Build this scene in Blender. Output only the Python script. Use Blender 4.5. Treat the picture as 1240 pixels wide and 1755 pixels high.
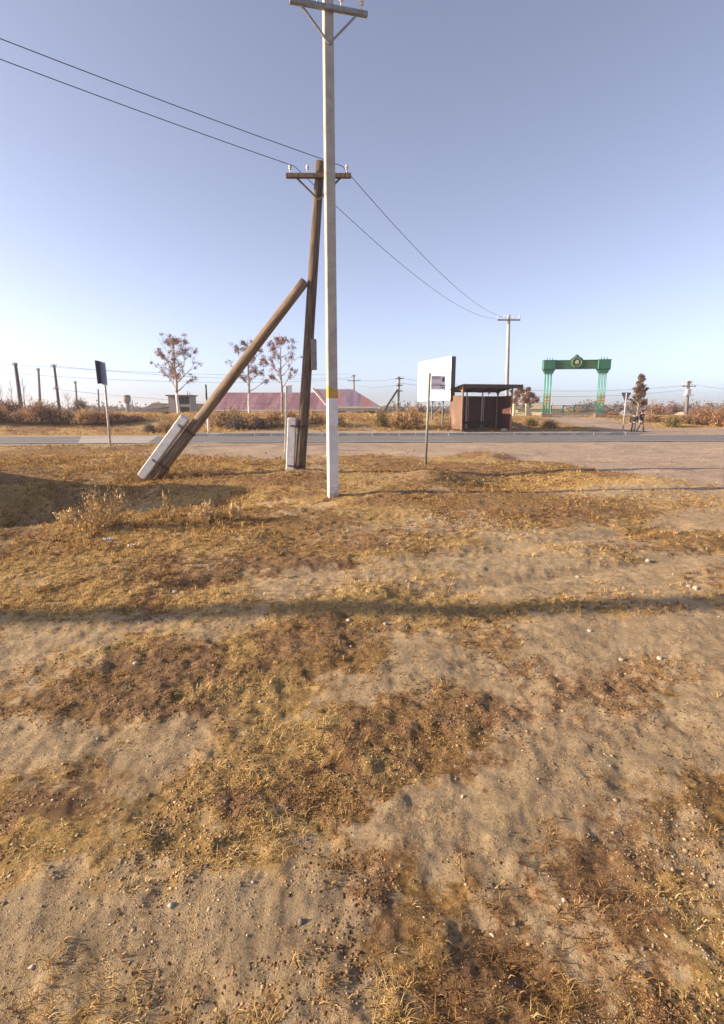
import bpy, bmesh, math, random
import numpy as np
from mathutils import Vector, Matrix
R = math.radians
for _o in list(bpy.data.objects): bpy.data.objects.remove(_o)
scene = bpy.context.scene
col = scene.collection

# ------------------------------------------------------------------ camera, sky, sun, exposure
F, CX, CY, PITCH, CAMZ = 895.0, 620.0, 877.5, R(11.2), 1.6
cam = bpy.data.cameras.new('camera'); cam_o = bpy.data.objects.new('camera', cam); col.objects.link(cam_o)
cam.sensor_fit = 'HORIZONTAL'; cam.sensor_width = 36.0; cam.lens = 36.0 * F / 1240.0
cam.clip_start = 0.05; cam.clip_end = 6000
cam_o.location = (0, 0, CAMZ); cam_o.rotation_euler = (math.pi / 2 - PITCH, 0, 0)
scene.camera = cam_o

SUN_EL, SUN_SLOPE = R(19.0), 0.07
w = bpy.data.worlds.new('World'); scene.world = w; w.use_nodes = True
nt = w.node_tree; nt.nodes.clear()
sky = nt.nodes.new('ShaderNodeTexSky'); sky.sky_type = 'NISHITA'; sky.sun_disc = False
sky.sun_elevation = SUN_EL; sky.sun_rotation = R(270) - math.atan(SUN_SLOPE)
sky.altitude = 0; sky.air_density = .6; sky.dust_density = 1.25; sky.ozone_density = 3.0
bg = nt.nodes.new('ShaderNodeBackground'); bg.inputs[1].default_value = 0.12
ow = nt.nodes.new('ShaderNodeOutputWorld')
tm = nt.nodes.new('ShaderNodeMix'); tm.data_type = 'RGBA'; tm.blend_type = 'MULTIPLY'; tm.inputs[0].default_value = 1; tm.inputs[7].default_value = (1.03, .975, 1.01, 1)
hs = nt.nodes.new('ShaderNodeHueSaturation'); hs.inputs['Saturation'].default_value = .62; hs.inputs['Value'].default_value = 1.02; nt.links.new(sky.outputs[0], hs.inputs['Color'])
nt.links.new(hs.outputs[0], tm.inputs[6]); nt.links.new(tm.outputs[2], bg.inputs[0]); nt.links.new(bg.outputs[0], ow.inputs[0])
sl = bpy.data.lights.new('sun', 'SUN'); sl.energy = 4.8; sl.angle = R(0.5); sl.color = (1.0, 0.80, 0.56)
so = bpy.data.objects.new('sun', sl); col.objects.link(so)
sd = Vector((math.cos(SUN_EL), math.cos(SUN_EL) * SUN_SLOPE, -math.sin(SUN_EL)))
so.rotation_euler = sd.to_track_quat('-Z', 'Y').to_euler(); so.location = (-20, 0, 20)
scene.view_settings.view_transform = 'Standard'; scene.view_settings.look = 'None'
scene.view_settings.exposure = 1.12; scene.view_settings.gamma = 1.0
scene.cycles.max_bounces = 6; scene.cycles.volume_bounces = 0
scene.cycles.transparent_max_bounces = 8

# ------------------------------------------------------------------ pixel <-> world helpers (photo pixels, 1240 x 1755)
cp, sp = math.cos(PITCH), math.sin(PITCH)
def at(px, py, Y):
    a, b = (CY - py) / F, (px - CX) / F
    s = Y / (cp + a * sp)
    return Vector((b * s, Y, CAMZ + s * (-sp + a * cp)))
def G(px, py, z=0.0):
    a, b = (CY - py) / F, (px - CX) / F
    s = (z - CAMZ) / (-sp + a * cp)
    return Vector((b * s, s * (cp + a * sp), z))

# ------------------------------------------------------------------ noise
def _h(ix, iy, seed):
    n = (ix.astype(np.int64) * 374761393 + iy.astype(np.int64) * 668265263 + seed * 1442695041) & 0x7fffffff
    n = ((n ^ (n >> 13)) * 1274126177) & 0x7fffffff
    n = n ^ (n >> 16)
    return (n & 0xffff) / 65535.0
def vnoise(x, y, seed=0):
    ix, iy = np.floor(x), np.floor(y); fx, fy = x - ix, y - iy
    ux, uy = fx * fx * fx * (fx * (fx * 6 - 15) + 10), fy * fy * fy * (fy * (fy * 6 - 15) + 10)
    a = _h(ix, iy, seed); b = _h(ix + 1, iy, seed); c = _h(ix, iy + 1, seed); d = _h(ix + 1, iy + 1, seed)
    return (a * (1 - ux) + b * ux) * (1 - uy) + (c * (1 - ux) + d * ux) * uy
def fbm(x, y, sc, oct=4, seed=0, gain=.5):
    t, amp, s = 0, 1, 0
    for i in range(oct):
        k = 2.03 ** i / sc; ca, sa = math.cos(i * 1.1 + .4), math.sin(i * 1.1 + .4)
        t = t + amp * vnoise((x * ca - y * sa) * k + 17.3 * i, (x * sa + y * ca) * k + 9.1 * i, seed + i * 7)
        s += amp; amp *= gain
    return t / s
def ss(a, b, x):
    t = np.clip((x - a) / (b - a), 0, 1); return t * t * (3 - 2 * t)
def gauss(x, y, cx, cy, rx, ry, rot=0.0):
    c, s = math.cos(rot), math.sin(rot); dx, dy = x - cx, y - cy
    u, v = (dx * c + dy * s) / rx, (-dx * s + dy * c) / ry
    return np.exp(-(u * u + v * v))
def segd(x, y, a, b):
    ax, ay, bx, by = a[0], a[1], b[0], b[1]
    t = np.clip(((x - ax) * (bx - ax) + (y - ay) * (by - ay)) / ((bx - ax) ** 2 + (by - ay) ** 2), 0, 1)
    return np.hypot(x - ax - t * (bx - ax), y - ay - t * (by - ay))

# ------------------------------------------------------------------ terrain height
RS, RN, RF = 0.055, 25.3, 31.6          # road slope, near edge, far edge (at x = 0)
def hbase(x, y):
    v = y - RS * x
    steep = ss(33.6, 39.5, v) * 1.05
    slow = ss(33.5, 54.0, v) * 0.84
    k = ss(9.0, 13.5, x)
    z = steep * (1 - k) + slow * k
    z = z - ss(60, 74, y) * (z + 0.5)                      # low land behind the bank
    z = z + 0.14 * ss(RF + .35, RF + .5, v) * ss(-10.6, -10.2, x) * (1 - ss(16.9, 17.3, x)) * (1 - ss(33.6, 39.5, v))
    return z
def hlow(x, y):
    z = hbase(x, y)
    near = 1 - ss(22.5, 24.5, y - RS * x)
    far = ss(34.5, 37, y - RS * x) * (1 - ss(60, 75, y))
    n1 = fbm(x, y, 3.2, 3, 3) - .5
    z = z + n1 * 0.16 * near * ss(2.0, 6.0, y) + n1 * .25 * far + (fbm(x, y, 1.1, 3, 5) - .5) * 0.07 * near
    # ditch on the left, and an unseen heap added off frame to shade it
    z = z - 1.15 * near * gauss(x, y, -7.2, 10.1, 3.4, 2.1, .05)
    z = z - 0.48 * near * gauss(x, y, -3.2, 9.3, 2.0, .75, .0) + .12 * gauss(x, y, -4.6, 11.9, 1.0, .8)
    z = z + 3.8 * gauss(x, y, -13.6, 10.3, 2.4, 2.9) - .10 * gauss(x, y, -6.5, 13.2, 3, .5)
    z = z + 0.14 * gauss(x, y, -2.9, 8.3, 2.5, .4, .05)
    # hollow on the right, sharp left lip
    z = z - 0.30 * gauss(x, y, 3.9, 12.4, 2.0, 1.3, .2) + .18 * gauss(x, y, 1.7, 12.5, .7, 1.1, -.3)
    z = z - 0.16 * gauss(x, y, 6.4, 16.5, 1.5, .35, .15) - .16 * gauss(x, y, 5.3, 17.3, .8, .35) + .10 * gauss(x, y, 4.4, 17.5, .5, .4) + .10 * gauss(x, y, 4.2, 18.2, 1.2, .5)
    z = z + .10 * gauss(x, y, -6.5, 22.9, 4.5, .7, .04)      # low heap under the road sign
    z = z + .07 * gauss(x, y, -1.65, 13.3, .55, .4)
    # wheel ruts running up to the right
    for a, b, wd, dp in (((-1.6, 4.6), (4.6, 7.4), .16, .05), ((0.4, 4.4), (5.6, 6.6), .14, .045), ((-4.0, 6.4), (1.0, 8.0), .2, .03)):
        z = z - dp * np.exp(-(segd(x, y, a, b) / wd) ** 2)
    return z
def masks(x, y):
    n = fbm(x, y, 1.6, 4, 21); n2 = fbm(x, y, .45, 3, 33)
    v = y - RS * x
    bare = 0 * x
    def P(px, py): g = G(px, py); return (g.x, g.y)
    for (p, q, wd) in ((P(480, 1010), P(1080, 895), .42), (P(-60, 1075), P(420, 1065), .42), (P(-80, 1130), P(150, 1100), .5),
                       (P(700, 1100), P(1240, 1080), .45), (P(650, 975), P(1000, 945), .3), (P(900, 1000), P(1300, 935), .32),
                       (P(-40, 1000), P(40, 1000), .3), (P(600, 1150), P(1000, 1100), .35), (P(-200, 1300), P(500, 1240), .3),
                       (P(500, 1450), P(1300, 1240), .28), (P(-100, 1640), P(520, 1560), .2), (P(1000, 905), P(1240, 870), .35)):
        bare = np.maximum(bare, np.exp(-(segd(x, y, p, q) / wd) ** 2))
    bare = bare * .75 + (fbm(x, y, 2.3, 6, 44, .72) - .49) * 4.2 + .12
    bare = np.where(y < 8, bare, bare - .35 * ss(8, 11, y)) + .30 * (1 - ss(2.5, 4.5, y))
    for (px, py, rx, ry, k) in ((220, 930, 2.6, 1.3, .75), (620, 890, 1.6, .7, .5), (380, 990, .9, .3, .45), (560, 1105, .7, .35, .35), (1200, 1110, .3, .3, .4)):
        g = G(px, py); bare = bare - k * gauss(x, y, g.x, g.y, rx, ry)
    g = G(1150, 835); bare = np.maximum(bare, gauss(x, y, g.x, g.y, 2.6, 1.5) * (1.3 * n + .4))
    # shaded ditch floor is bare grey earth
    bare = np.maximum(bare, (.25 + .9 * n) * gauss(x, y, -6.8, 10.6, 3.2, 1.5, .08))
    bare = np.maximum(bare, .8 * gauss(x, y, -3.6, 9.6, 1.9, .4, .05))
    gravel = ss(17.0, 19.3, v + (n - .5) * 3.5 + 7.0 * ss(4, 8, x) * ss(-2, 1, x) )
    gravel = np.maximum(gravel, ss(.0, 1.0, 1.4 * ss(5.2, 8.5, x) * ss(13.2, 15.5, y + (n - .5) * 2)))
    gravel = gravel * (1 - ss(RF + 2.3, RF + 3.2, v) * (1 - ss(15.5, 18, x))) 
    lf = ss(-9, -6, x)
    gravel = gravel * (1 - (1 - lf) * (1 - ss(23.5, 24.6, v)) * .8)
    gravel = gravel * (1 - ss(RF + 1.0, RF + 1.6, v) * (1 - ss(-9, -7, x)))
    gravel = gravel * (1 - ss(38.5, 40, v) * ss(15, 17, x))
    # dirt track through the gate and the right verge
    track = ss(.2, .6, np.exp(-(segd(x, y, (19.5, 33), (19.8, 50)) / (2.9)) ** 2)) + ss(RF, RF + 2, v) * (1 - ss(36.5, 39.0, v)) * ss(16, 18, x)
    gravel = np.clip(np.maximum(gravel, track * (1 - ss(56, 60, y))), 0, 1)
    straw = ss(.49, .60, fbm(x, y, 1.5, 6, 61, .7))
    for (px, py, rx, ry) in ((560, 862, .8, .5), (800, 930, .9, .45), (1230, 860, 1.5, 1.0), (860, 915, 1.0, .5), (250, 915, 1.5, .5), (1120, 890, .8, .3),
                             (330, 830, 2, .6), (760, 1010, .8, .3), (660, 950, .7, .2), (1210, 800, 2.0, 1.5)):
        g = G(px, py); straw = np.maximum(straw, gauss(x, y, g.x, g.y, rx, ry) * (0.55 + n2))
    straw = np.maximum(straw, .9 * ss(RF + .2, RF + .8, v) * (1 - ss(RF + 2.2, RF + 3.0, v)) * (1 - ss(-7.8, -7.0, x)))
    straw = np.clip(straw, 0, 1)
    straw = np.maximum(straw, .9 * ss(38.2, 39.5, v) * (1 - ss(43, 45, v)) * ss(17, 19, x))
    rust = ss(.47, .60, fbm(x, y, 1.1, 6, 81, .7)) * (1 - straw)
    rust = np.maximum(rust, 1.0 * ss(33.9, 34.3, v) * (1 - ss(37, 38, v)) * (1 - ss(-15, -12, x)))
    for (px, py, rx, ry) in ((960, 880, 1.3, .7), (150, 960, 1.3, .5), (330, 960, 1.2, .6), (520, 1100, .6, .25), (1180, 1110, .4, .3), (620, 900, .9, .5)):
        g = G(px, py); rust = np.maximum(rust, gauss(x, y, g.x, g.y, rx, ry) * (0.5 + n2))
    return np.clip(bare, 0, 1.2), np.clip(rust, 0, 1), straw, gravel
def hfull(x, y, bare=None, gravel=None):
    if bare is None: bare, _, _, gravel = masks(x, y)
    z = hlow(x, y)
    v = y - RS * x
    rough = (1 - .55 * np.clip(bare, 0, 1)) * (1 - .6 * gravel) * (1 - ss(22.5, 24.5, v) * (1 - ss(34, 37, v))) * (1 - ss(60, 80, y))
    n = fbm(x, y, .38, 4, 101) - .5
    z = z + n * .060 * rough * (1 - .55 * np.clip(bare, 0, 1))
    z = z + (fbm(x, y, .09, 3, 131) - .5) * .034 * (.4 + .6 * rough) * (1 - ss(12, 20, y))
    c = fbm(x, y, .22, 3, 151)                                # trampled clods and footprints
    z = z - .009 * ss(.58, .72, c) * rough * (1 - ss(10, 16, y))
    z = np.where((v > RN - .25) & (v < RF + .1), -.03, z)
    return z
def GT(px, py):
    a, b = (CY - py) / F, (px - CX) / F
    Y = np.linspace(3, 40, 3000); s = Y / (cp + a * sp); z = CAMZ + s * (-sp + a * cp); h = hlow(b * s, Y)
    i = int(np.argmax(z <= h)); return Vector((float(b * s[i]), float(Y[i]), float(h[i])))
def H(x, y): return float(hlow(np.array([float(x)]), np.array([float(y)]))[0])

# ------------------------------------------------------------------ materials
def new_mat(name):
    m = bpy.data.materials.new(name); m.use_nodes = True
    return m, m.node_tree, m.node_tree.nodes['Principled BSDF']
def N(nt, t, **kw):
    n = nt.nodes.new(t)
    for k, v in kw.items(): setattr(n, k, v)
    return n
def mixc(nt, fac, a, b):
    n = nt.nodes.new('ShaderNodeMix'); n.data_type = 'RGBA'
    for sock, v in ((n.inputs[0], fac), (n.inputs[6], a), (n.inputs[7], b)):
        if isinstance(v, bpy.types.NodeSocket): nt.links.new(v, sock)
        elif isinstance(v, (int, float)): sock.default_value = v
        else: sock.default_value = (*v, 1)
    return n.outputs[2]
def noise(nt, scale, detail=4, rough=.6, vec=None, obj=True):
    tc = N(nt, 'ShaderNodeTexCoord'); n = N(nt, 'ShaderNodeTexNoise')
    n.inputs['Scale'].default_value = scale; n.inputs['Detail'].default_value = detail; n.inputs['Roughness'].default_value = rough
    nt.links.new(vec if vec is not None else tc.outputs['Object'], n.inputs['Vector'])
    return n.outputs['Fac']
def ramp(nt, fac, stops):
    r = N(nt, 'ShaderNodeValToRGB'); cr = r.color_ramp
    cr.elements[0].position, cr.elements[0].color = stops[0][0], (*stops[0][1], 1)
    cr.elements[1].position, cr.elements[1].color = stops[-1][0], (*stops[-1][1], 1)
    for p, c in stops[1:-1]:
        e = cr.elements.new(p); e.color = (*c, 1)
    nt.links.new(fac, r.inputs[0]); return r.outputs[0]
def bump(nt, fac, dist, strength=1.0, prev=None):
    b = N(nt, 'ShaderNodeBump'); b.inputs['Strength'].default_value = strength; b.inputs['Distance'].default_value = dist
    nt.links.new(fac, b.inputs['Height'])
    if prev is not None: nt.links.new(prev, b.inputs['Normal'])
    return b.outputs[0]
def math_(nt, op, a, b=None, clamp=False):
    n = N(nt, 'ShaderNodeMath', operation=op); n.use_clamp = clamp
    for i, v in enumerate((a, b)):
        if v is None: continue
        if isinstance(v, bpy.types.NodeSocket): nt.links.new(v, n.inputs[i])
        else: n.inputs[i].default_value = v
    return n.outputs[0]
_mc = {}
def mat(name, a, b=None, scale=6, rough=.75, metal=0, bmp=.002, detail=5, stretch=None, lo=.35, hi=.65, dirt=None):
    """two-tone noisy paint / stone / wood with bump"""
    if name in _mc: return _mc[name]
    m, nt, p = new_mat(name)
    b = b or tuple(c * .72 for c in a)
    vec = None
    if stretch:
        tc = N(nt, 'ShaderNodeTexCoord'); mp = N(nt, 'ShaderNodeMapping'); mp.inputs['Scale'].default_value = stretch
        nt.links.new(tc.outputs['Object'], mp.inputs[0]); vec = mp.outputs[0]
    f = noise(nt, scale, detail, .65, vec)
    c = ramp(nt, f, [(lo, a), (hi, b)])
    if dirt:
        f2 = noise(nt, scale * .35, 6, .7)
        d = ramp(nt, f2, [(.52, (0, 0, 0)), (.70, (1, 1, 1))])
        c = mixc(nt, d, c, dirt)
    nt.links.new(c, p.inputs['Base Color'])
    p.inputs['Roughness'].default_value = rough; p.inputs['Metallic'].default_value = metal
    if bmp: nt.links.new(bump(nt, noise(nt, scale * 2.5, 6, .7, vec), bmp), p.inputs['Normal'])
    _mc[name] = m; return m
def leaf_mat(name, stops, trans=.25, attr='tint'):
    if name in _mc: return _mc[name]
    m, nt, p = new_mat(name)
    at_ = N(nt, 'ShaderNodeAttribute'); at_.attribute_name = attr
    oi = N(nt, 'ShaderNodeObjectInfo')
    f = math_(nt, 'ADD', at_.outputs['Fac'], math_(nt, 'MULTIPLY', math_(nt, 'SUBTRACT', oi.outputs['Random'], .5), .22), True)
    c = ramp(nt, f, stops)
    nt.links.new(c, p.inputs['Base Color']); p.inputs['Roughness'].default_value = .8
    p.inputs['Specular IOR Level'].default_value = .2
    tr = N(nt, 'ShaderNodeBsdfTranslucent'); nt.links.new(c, tr.inputs[0])
    mx = N(nt, 'ShaderNodeMixShader'); mx.inputs[0].default_value = trans
    out = [n for n in nt.nodes if n.type == 'OUTPUT_MATERIAL'][0]
    nt.links.new(p.outputs[0], mx.inputs[1]); nt.links.new(tr.outputs[0], mx.inputs[2]); nt.links.new(mx.outputs[0], out.inputs[0])
    _mc[name] = m; return m

# ------------------------------------------------------------------ mesh building
def prop(o, label=None, cat=None, group=None, kind=None):
    if label: o['label'] = label
    if cat: o['category'] = cat
    if group: o['group'] = group
    if kind: o['kind'] = kind
    return o
def thing(name, loc, label, cat, rz=0, group=None):
    o = bpy.data.objects.new(name, None); col.objects.link(o); o.empty_display_size = .2
    o.location = loc; o.rotation_euler = (0, 0, rz)
    return prop(o, label, cat, group)
class MB:
    def __init__(s): s.v, s.f, s.mi, s.sm, s.cur, s.smooth, s.parts = [], [], [], [], 0, False, []
    def add(s, vs, fs):
        s.parts.append((len(s.v), len(s.f))); o = len(s.v); s.v += [tuple(v) for v in vs]
        for f in fs: s.f.append(tuple(i + o for i in f)); s.mi.append(s.cur); s.sm.append(s.smooth)
    def box(s, c, d, rot=None, bev=0.0):
        """box centred on c, dims d, optional rotation matrix; chamfered edges when bev > 0"""
        x, y, z = (k / 2 for k in d)
        if bev <= 0:
            vs = [Vector((a * x, b * y, e * z)) for a in (-1, 1) for b in (-1, 1) for e in (-1, 1)]
            fs = [(0, 1, 3, 2), (4, 6, 7, 5), (0, 4, 5, 1), (2, 3, 7, 6), (0, 2, 6, 4), (1, 5, 7, 3)]
        else:
            bm = bmesh.new(); bmesh.ops.create_cube(bm, size=1, matrix=Matrix.Diagonal((d[0], d[1], d[2], 1)))
            bmesh.ops.bevel(bm, geom=bm.edges[:], offset=bev, segments=1, affect='EDGES')
            bm.verts.index_update(); vs = [v.co.copy() for v in bm.verts]; fs = [[v.index for v in f.verts] for f in bm.faces]; bm.free()
        if rot is not None: vs = [rot @ v for v in vs]
        s.add([v + Vector(c) for v in vs], fs); return s
    def beam(s, a, b, wd, dp=None, up=(0, 0, 1), bev=0):
        a, b = Vector(a), Vector(b); d = b - a; L = d.length; z = d.normalized(); u = Vector(up)
        if abs(z.dot(u)) > .99: u = Vector((0, 1, 0))
        x = u.cross(z).normalized(); y = z.cross(x)
        m = Matrix((x, y, z)).transposed()
        return s.box((a + b) / 2, (wd, dp or wd, L), m, bev)
    def tube(s, pts, rad, seg=10, cap=True, rn=None):
        pts = [Vector(p) for p in pts]; n = len(pts)
        rad = rad if isinstance(rad, (list, tuple)) else [rad] * n
        vs = []; px = None
        for i, p in enumerate(pts):
            d = (pts[min(i + 1, n - 1)] - pts[max(i - 1, 0)]).normalized()
            if px is None: px = d.cross(Vector((.3, 1, .2))).normalized()
            px = (px - d * px.dot(d)).normalized(); py = d.cross(px)
            for k in range(seg):
                a = 2 * math.pi * k / seg; r = rad[i] * (1 if rn is None else rn(i, k))
                vs.append(p + px * math.cos(a) * r + py * math.sin(a) * r)
        fs = [(i * seg + k, i * seg + (k + 1) % seg, (i + 1) * seg + (k + 1) % seg, (i + 1) * seg + k) for i in range(n - 1) for k in range(seg)]
        if cap: fs += [tuple(range(seg - 1, -1, -1)), tuple((n - 1) * seg + k for k in range(seg))]
        s.smooth = True; s.add(vs, fs); s.smooth = False; return s
    def cyl(s, a, b, r, seg=12): return s.tube([a, b], r, seg)
    def prism(s, poly, axis_vec, origin=(0, 0, 0), ux=(1, 0, 0), uz=(0, 0, 1)):
        """extrude a 2-D outline (u, w) along axis_vec"""
        ux, uz, o, av = Vector(ux), Vector(uz), Vector(origin), Vector(axis_vec); n = len(poly)
        vs = [o + ux * p[0] + uz * p[1] for p in poly]; vs += [v + av for v in vs]
        fs = [tuple(range(n - 1, -1, -1)), tuple(range(n, 2 * n))] + [(i, (i + 1) % n, n + (i + 1) % n, n + i) for i in range(n)]
        s.add(vs, fs); return s
    def ball(s, c, r, seg=8, rings=6, sq=(1, 1, 1)):
        vs = []; c = Vector(c)
        for i in range(1, rings):
            t = math.pi * i / rings
            for k in range(seg):
                a = 2 * math.pi * k / seg
                vs.append(c + Vector((math.sin(t) * math.cos(a) * r * sq[0], math.sin(t) * math.sin(a) * r * sq[1], math.cos(t) * r * sq[2])))
        top, bot = len(vs), len(vs) + 1; vs += [c + Vector((0, 0, r * sq[2])), c - Vector((0, 0, r * sq[2]))]
        fs = [(i * seg + k, (i + 1) * seg + k, (i + 1) * seg + (k + 1) % seg, i * seg + (k + 1) % seg) for i in range(rings - 2) for k in range(seg)]
        fs += [(top, k, (k + 1) % seg) for k in range(seg)] + [(bot, (rings - 2) * seg + (k + 1) % seg, (rings - 2) * seg + k) for k in range(seg)]
        s.smooth = True; s.add(vs, fs); s.smooth = False; return s
    def split(s, name, mats, parent=None, per=1):
        """one object for every `per` shapes added"""
        out = []
        for i in range(0, len(s.parts), per):
            v0, f0 = s.parts[i]; v1, f1 = s.parts[i + per] if i + per < len(s.parts) else (len(s.v), len(s.f))
            m = MB(); m.v = s.v[v0:v1]; m.f = [tuple(k - v0 for k in f) for f in s.f[f0:f1]]; m.mi = s.mi[f0:f1]; m.sm = s.sm[f0:f1]
            out.append(m.build(name, mats, parent))
        return out
    def build(s, name, mats, parent=None):
        me = bpy.data.meshes.new(name); me.from_pydata(s.v, [], s.f)
        for m in (mats if isinstance(mats, (list, tuple)) else [mats]): me.materials.append(m)
        me.polygons.foreach_set('material_index', s.mi); me.polygons.foreach_set('use_smooth', s.sm)
        me.validate(); me.update()
        o = bpy.data.objects.new(name, me); col.objects.link(o)
        if parent is not None: o.parent = parent
        return o
def np_mesh(name, V, Fq, mats, tint=None, smooth=False, parent=None, attrs=None, link=True):
    """V (n,3) float, Fq (m,k) int faces all of one size"""
    me = bpy.data.meshes.new(name); k = Fq.shape[1]
    me.vertices.add(len(V)); me.vertices.foreach_set('co', V.astype(np.float32).ravel())
    me.loops.add(Fq.size); me.loops.foreach_set('vertex_index', Fq.astype(np.int32).ravel())
    me.polygons.add(len(Fq)); me.polygons.foreach_set('loop_start', np.arange(len(Fq), dtype=np.int32) * k)
    me.polygons.foreach_set('loop_total', np.full(len(Fq), k, dtype=np.int32))
    if smooth: me.polygons.foreach_set('use_smooth', np.ones(len(Fq), dtype=bool))
    me.update(calc_edges=True)
    if tint is not None:
        a = me.attributes.new('tint', 'FLOAT', 'POINT'); a.data.foreach_set('value', tint.astype(np.float32))
    for nm, arr in (attrs or {}).items():
        a = me.attributes.new(nm, 'FLOAT_COLOR', 'POINT'); a.data.foreach_set('color', arr.astype(np.float32).ravel())
    for m in (mats if isinstance(mats, (list, tuple)) else [mats]): me.materials.append(m)
    if not link: return me
    o = bpy.data.objects.new(name, me); col.objects.link(o)
    if parent is not None: o.parent = parent
    return o

# ------------------------------------------------------------------ ground
def ground_material():
    m, nt, p = new_mat('dry_ground')
    ca = N(nt, 'ShaderNodeVertexColor'); ca.layer_name = 'cover'
    sep = N(nt, 'ShaderNodeSeparateColor'); nt.links.new(ca.outputs['Color'], sep.inputs[0])
    B_, RU, ST, GR = sep.outputs[0], sep.outputs[1], sep.outputs[2], ca.outputs['Alpha']
    nf = noise(nt, 55, 6, .75); nm = noise(nt, 9, 6, .7); ng = noise(nt, 170, 4, .7); nl = noise(nt, 1.3, 5, .6)
    n14 = noise(nt, 16, 5, .75); nh = nf
    nx_ = math_(nt, 'ADD', math_(nt, 'MULTIPLY', nf, .62), math_(nt, 'MULTIPLY', n14, .62))
    nf = math_(nt, 'SUBTRACT', nx_, .12)
    rustc = ramp(nt, nf, [(.28, (.07, .040, .022)), (.42, (.21, .115, .055)), (.56, (.35, .21, .10)), (.70, (.52, .36, .19))])
    strawc = ramp(nt, nf, [(.28, (.11, .06, .025)), (.42, (.35, .215, .08)), (.58, (.53, .35, .13)), (.72, (.68, .48, .21))])
    midc = ramp(nt, nf, [(.28, (.07, .038, .018)), (.44, (.23, .13, .05)), (.58, (.40, .24, .09)), (.72, (.58, .39, .17))])
    barec = ramp(nt, nm, [(.3, (.30, .215, .125)), (.5, (.41, .30, .175)), (.72, (.52, .39, .24))])
    barec = mixc(nt, ramp(nt, ng, [(.30, (1, 1, 1)), (.40, (0, 0, 0))]), barec, (.20, .14, .09))
    lit_a = math_(nt, 'ADD', nh, math_(nt, 'MULTIPLY', math_(nt, 'SUBTRACT', noise(nt, 3.1, 6, .75), .5), .55))
    barec = mixc(nt, math_(nt, 'MULTIPLY', ramp(nt, lit_a, [(.55, (0, 0, 0)), (.60, (1, 1, 1))]), .80), barec, (.20, .115, .055))
    lit_b = math_(nt, 'ADD', noise(nt, 90, 4, .7), math_(nt, 'MULTIPLY', math_(nt, 'SUBTRACT', noise(nt, 4.3, 6, .75), .5), .5))
    barec = mixc(nt, math_(nt, 'MULTIPLY', ramp(nt, lit_b, [(.58, (0, 0, 0)), (.63, (1, 1, 1))]), .7), barec, (.55, .40, .20))
    trm = N(nt, 'ShaderNodeMapping'); trm.inputs['Scale'].default_value = (.5, 6, 1); trm.inputs['Rotation'].default_value = (0, 0, -.42)
    tc0 = N(nt, 'ShaderNodeTexCoord'); nt.links.new(tc0.outputs['Object'], trm.inputs[0])
    barec = mixc(nt, math_(nt, 'MULTIPLY', ramp(nt, noise(nt, 1.6, 6, .7, trm.outputs[0]), [(.42, (1, 1, 1)), (.55, (0, 0, 0))]), .35), barec, (.26, .18, .105))
    vo = N(nt, 'ShaderNodeTexVoronoi'); vo.inputs['Scale'].default_value = 24
    tc = N(nt, 'ShaderNodeTexCoord'); nt.links.new(tc.outputs['Object'], vo.inputs['Vector'])
    gravc = mixc(nt, .35, ramp(nt, nm, [(.3, (.34, .24, .165)), (.7, (.48, .36, .255))]), (.43, .325, .235))
    gravc = mixc(nt, math_(nt, 'MULTIPLY', ramp(nt, nf, [(.35, (1, 1, 1)), (.5, (0, 0, 0))]), .5), gravc, (.22, .155, .11))
    mpg = N(nt, 'ShaderNodeMapping'); mpg.inputs['Scale'].default_value = (.35, 5, 1); mpg.inputs['Rotation'].default_value = (0, 0, -.05); nt.links.new(tc.outputs['Object'], mpg.inputs[0])
    trk = noise(nt, .8, 5, .65, mpg.outputs[0])
    gravc = mixc(nt, math_(nt, 'MULTIPLY', ramp(nt, trk, [(.40, (1, 1, 1)), (.60, (0, 0, 0))]), .55), gravc, (.27, .20, .15))
    gravc = mixc(nt, math_(nt, 'MULTIPLY', ramp(nt, n14, [(.52, (0, 0, 0)), (.68, (1, 1, 1))]), .6), gravc, (.50, .41, .33))
    def edge(maskv, amt, lo, hi):
        s = math_(nt, 'ADD', maskv, math_(nt, 'MULTIPLY', math_(nt, 'SUBTRACT', nm, .5), amt))
        s = math_(nt, 'ADD', s, math_(nt, 'MULTIPLY', math_(nt, 'SUBTRACT', nf, .5), amt * .9))
        mr = N(nt, 'ShaderNodeMapRange'); mr.inputs[1].default_value = lo; mr.inputs[2].default_value = hi
        nt.links.new(s, mr.inputs[0]); return mr.outputs[0]
    ng2 = noise(nt, 420, 3, .7)
    c = mixc(nt, edge(RU, 1.8, .35, .75), midc, rustc)
    c = mixc(nt, edge(ST, 1.8, .35, .75), c, strawc)
    c = mixc(nt, edge(B_, 1.9, .30, .62), c, barec)
    c = mixc(nt, edge(GR, 1.4, .3, .65), c, gravc)
    c = mixc(nt, math_(nt, 'MULTIPLY', ramp(nt, nl, [(.4, (0, 0, 0)), (.65, (1, 1, 1))]), .22), c, (.17, .12, .085))
    nt.links.new(c, p.inputs['Base Color']); p.inputs['Roughness'].default_value = .95
    p.inputs['Specular IOR Level'].default_value = .15
    inv = math_(nt, 'SUBTRACT', 1.0, math_(nt, 'MULTIPLY', edge(math_(nt, 'MAXIMUM', B_, GR), .8, .3, .7), .72))
    b1 = bump(nt, math_(nt, 'MULTIPLY', nf, inv), .045, 1.0)
    b2 = bump(nt, ng, .008, .9, b1)
    b3 = bump(nt, nm, .022, .5, b2)
    nt.links.new(bump(nt, n14, .014, .6, bump(nt, ng2, .003, .8, b3)), p.inputs['Normal'])
    return m
MG = ground_material()
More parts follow.
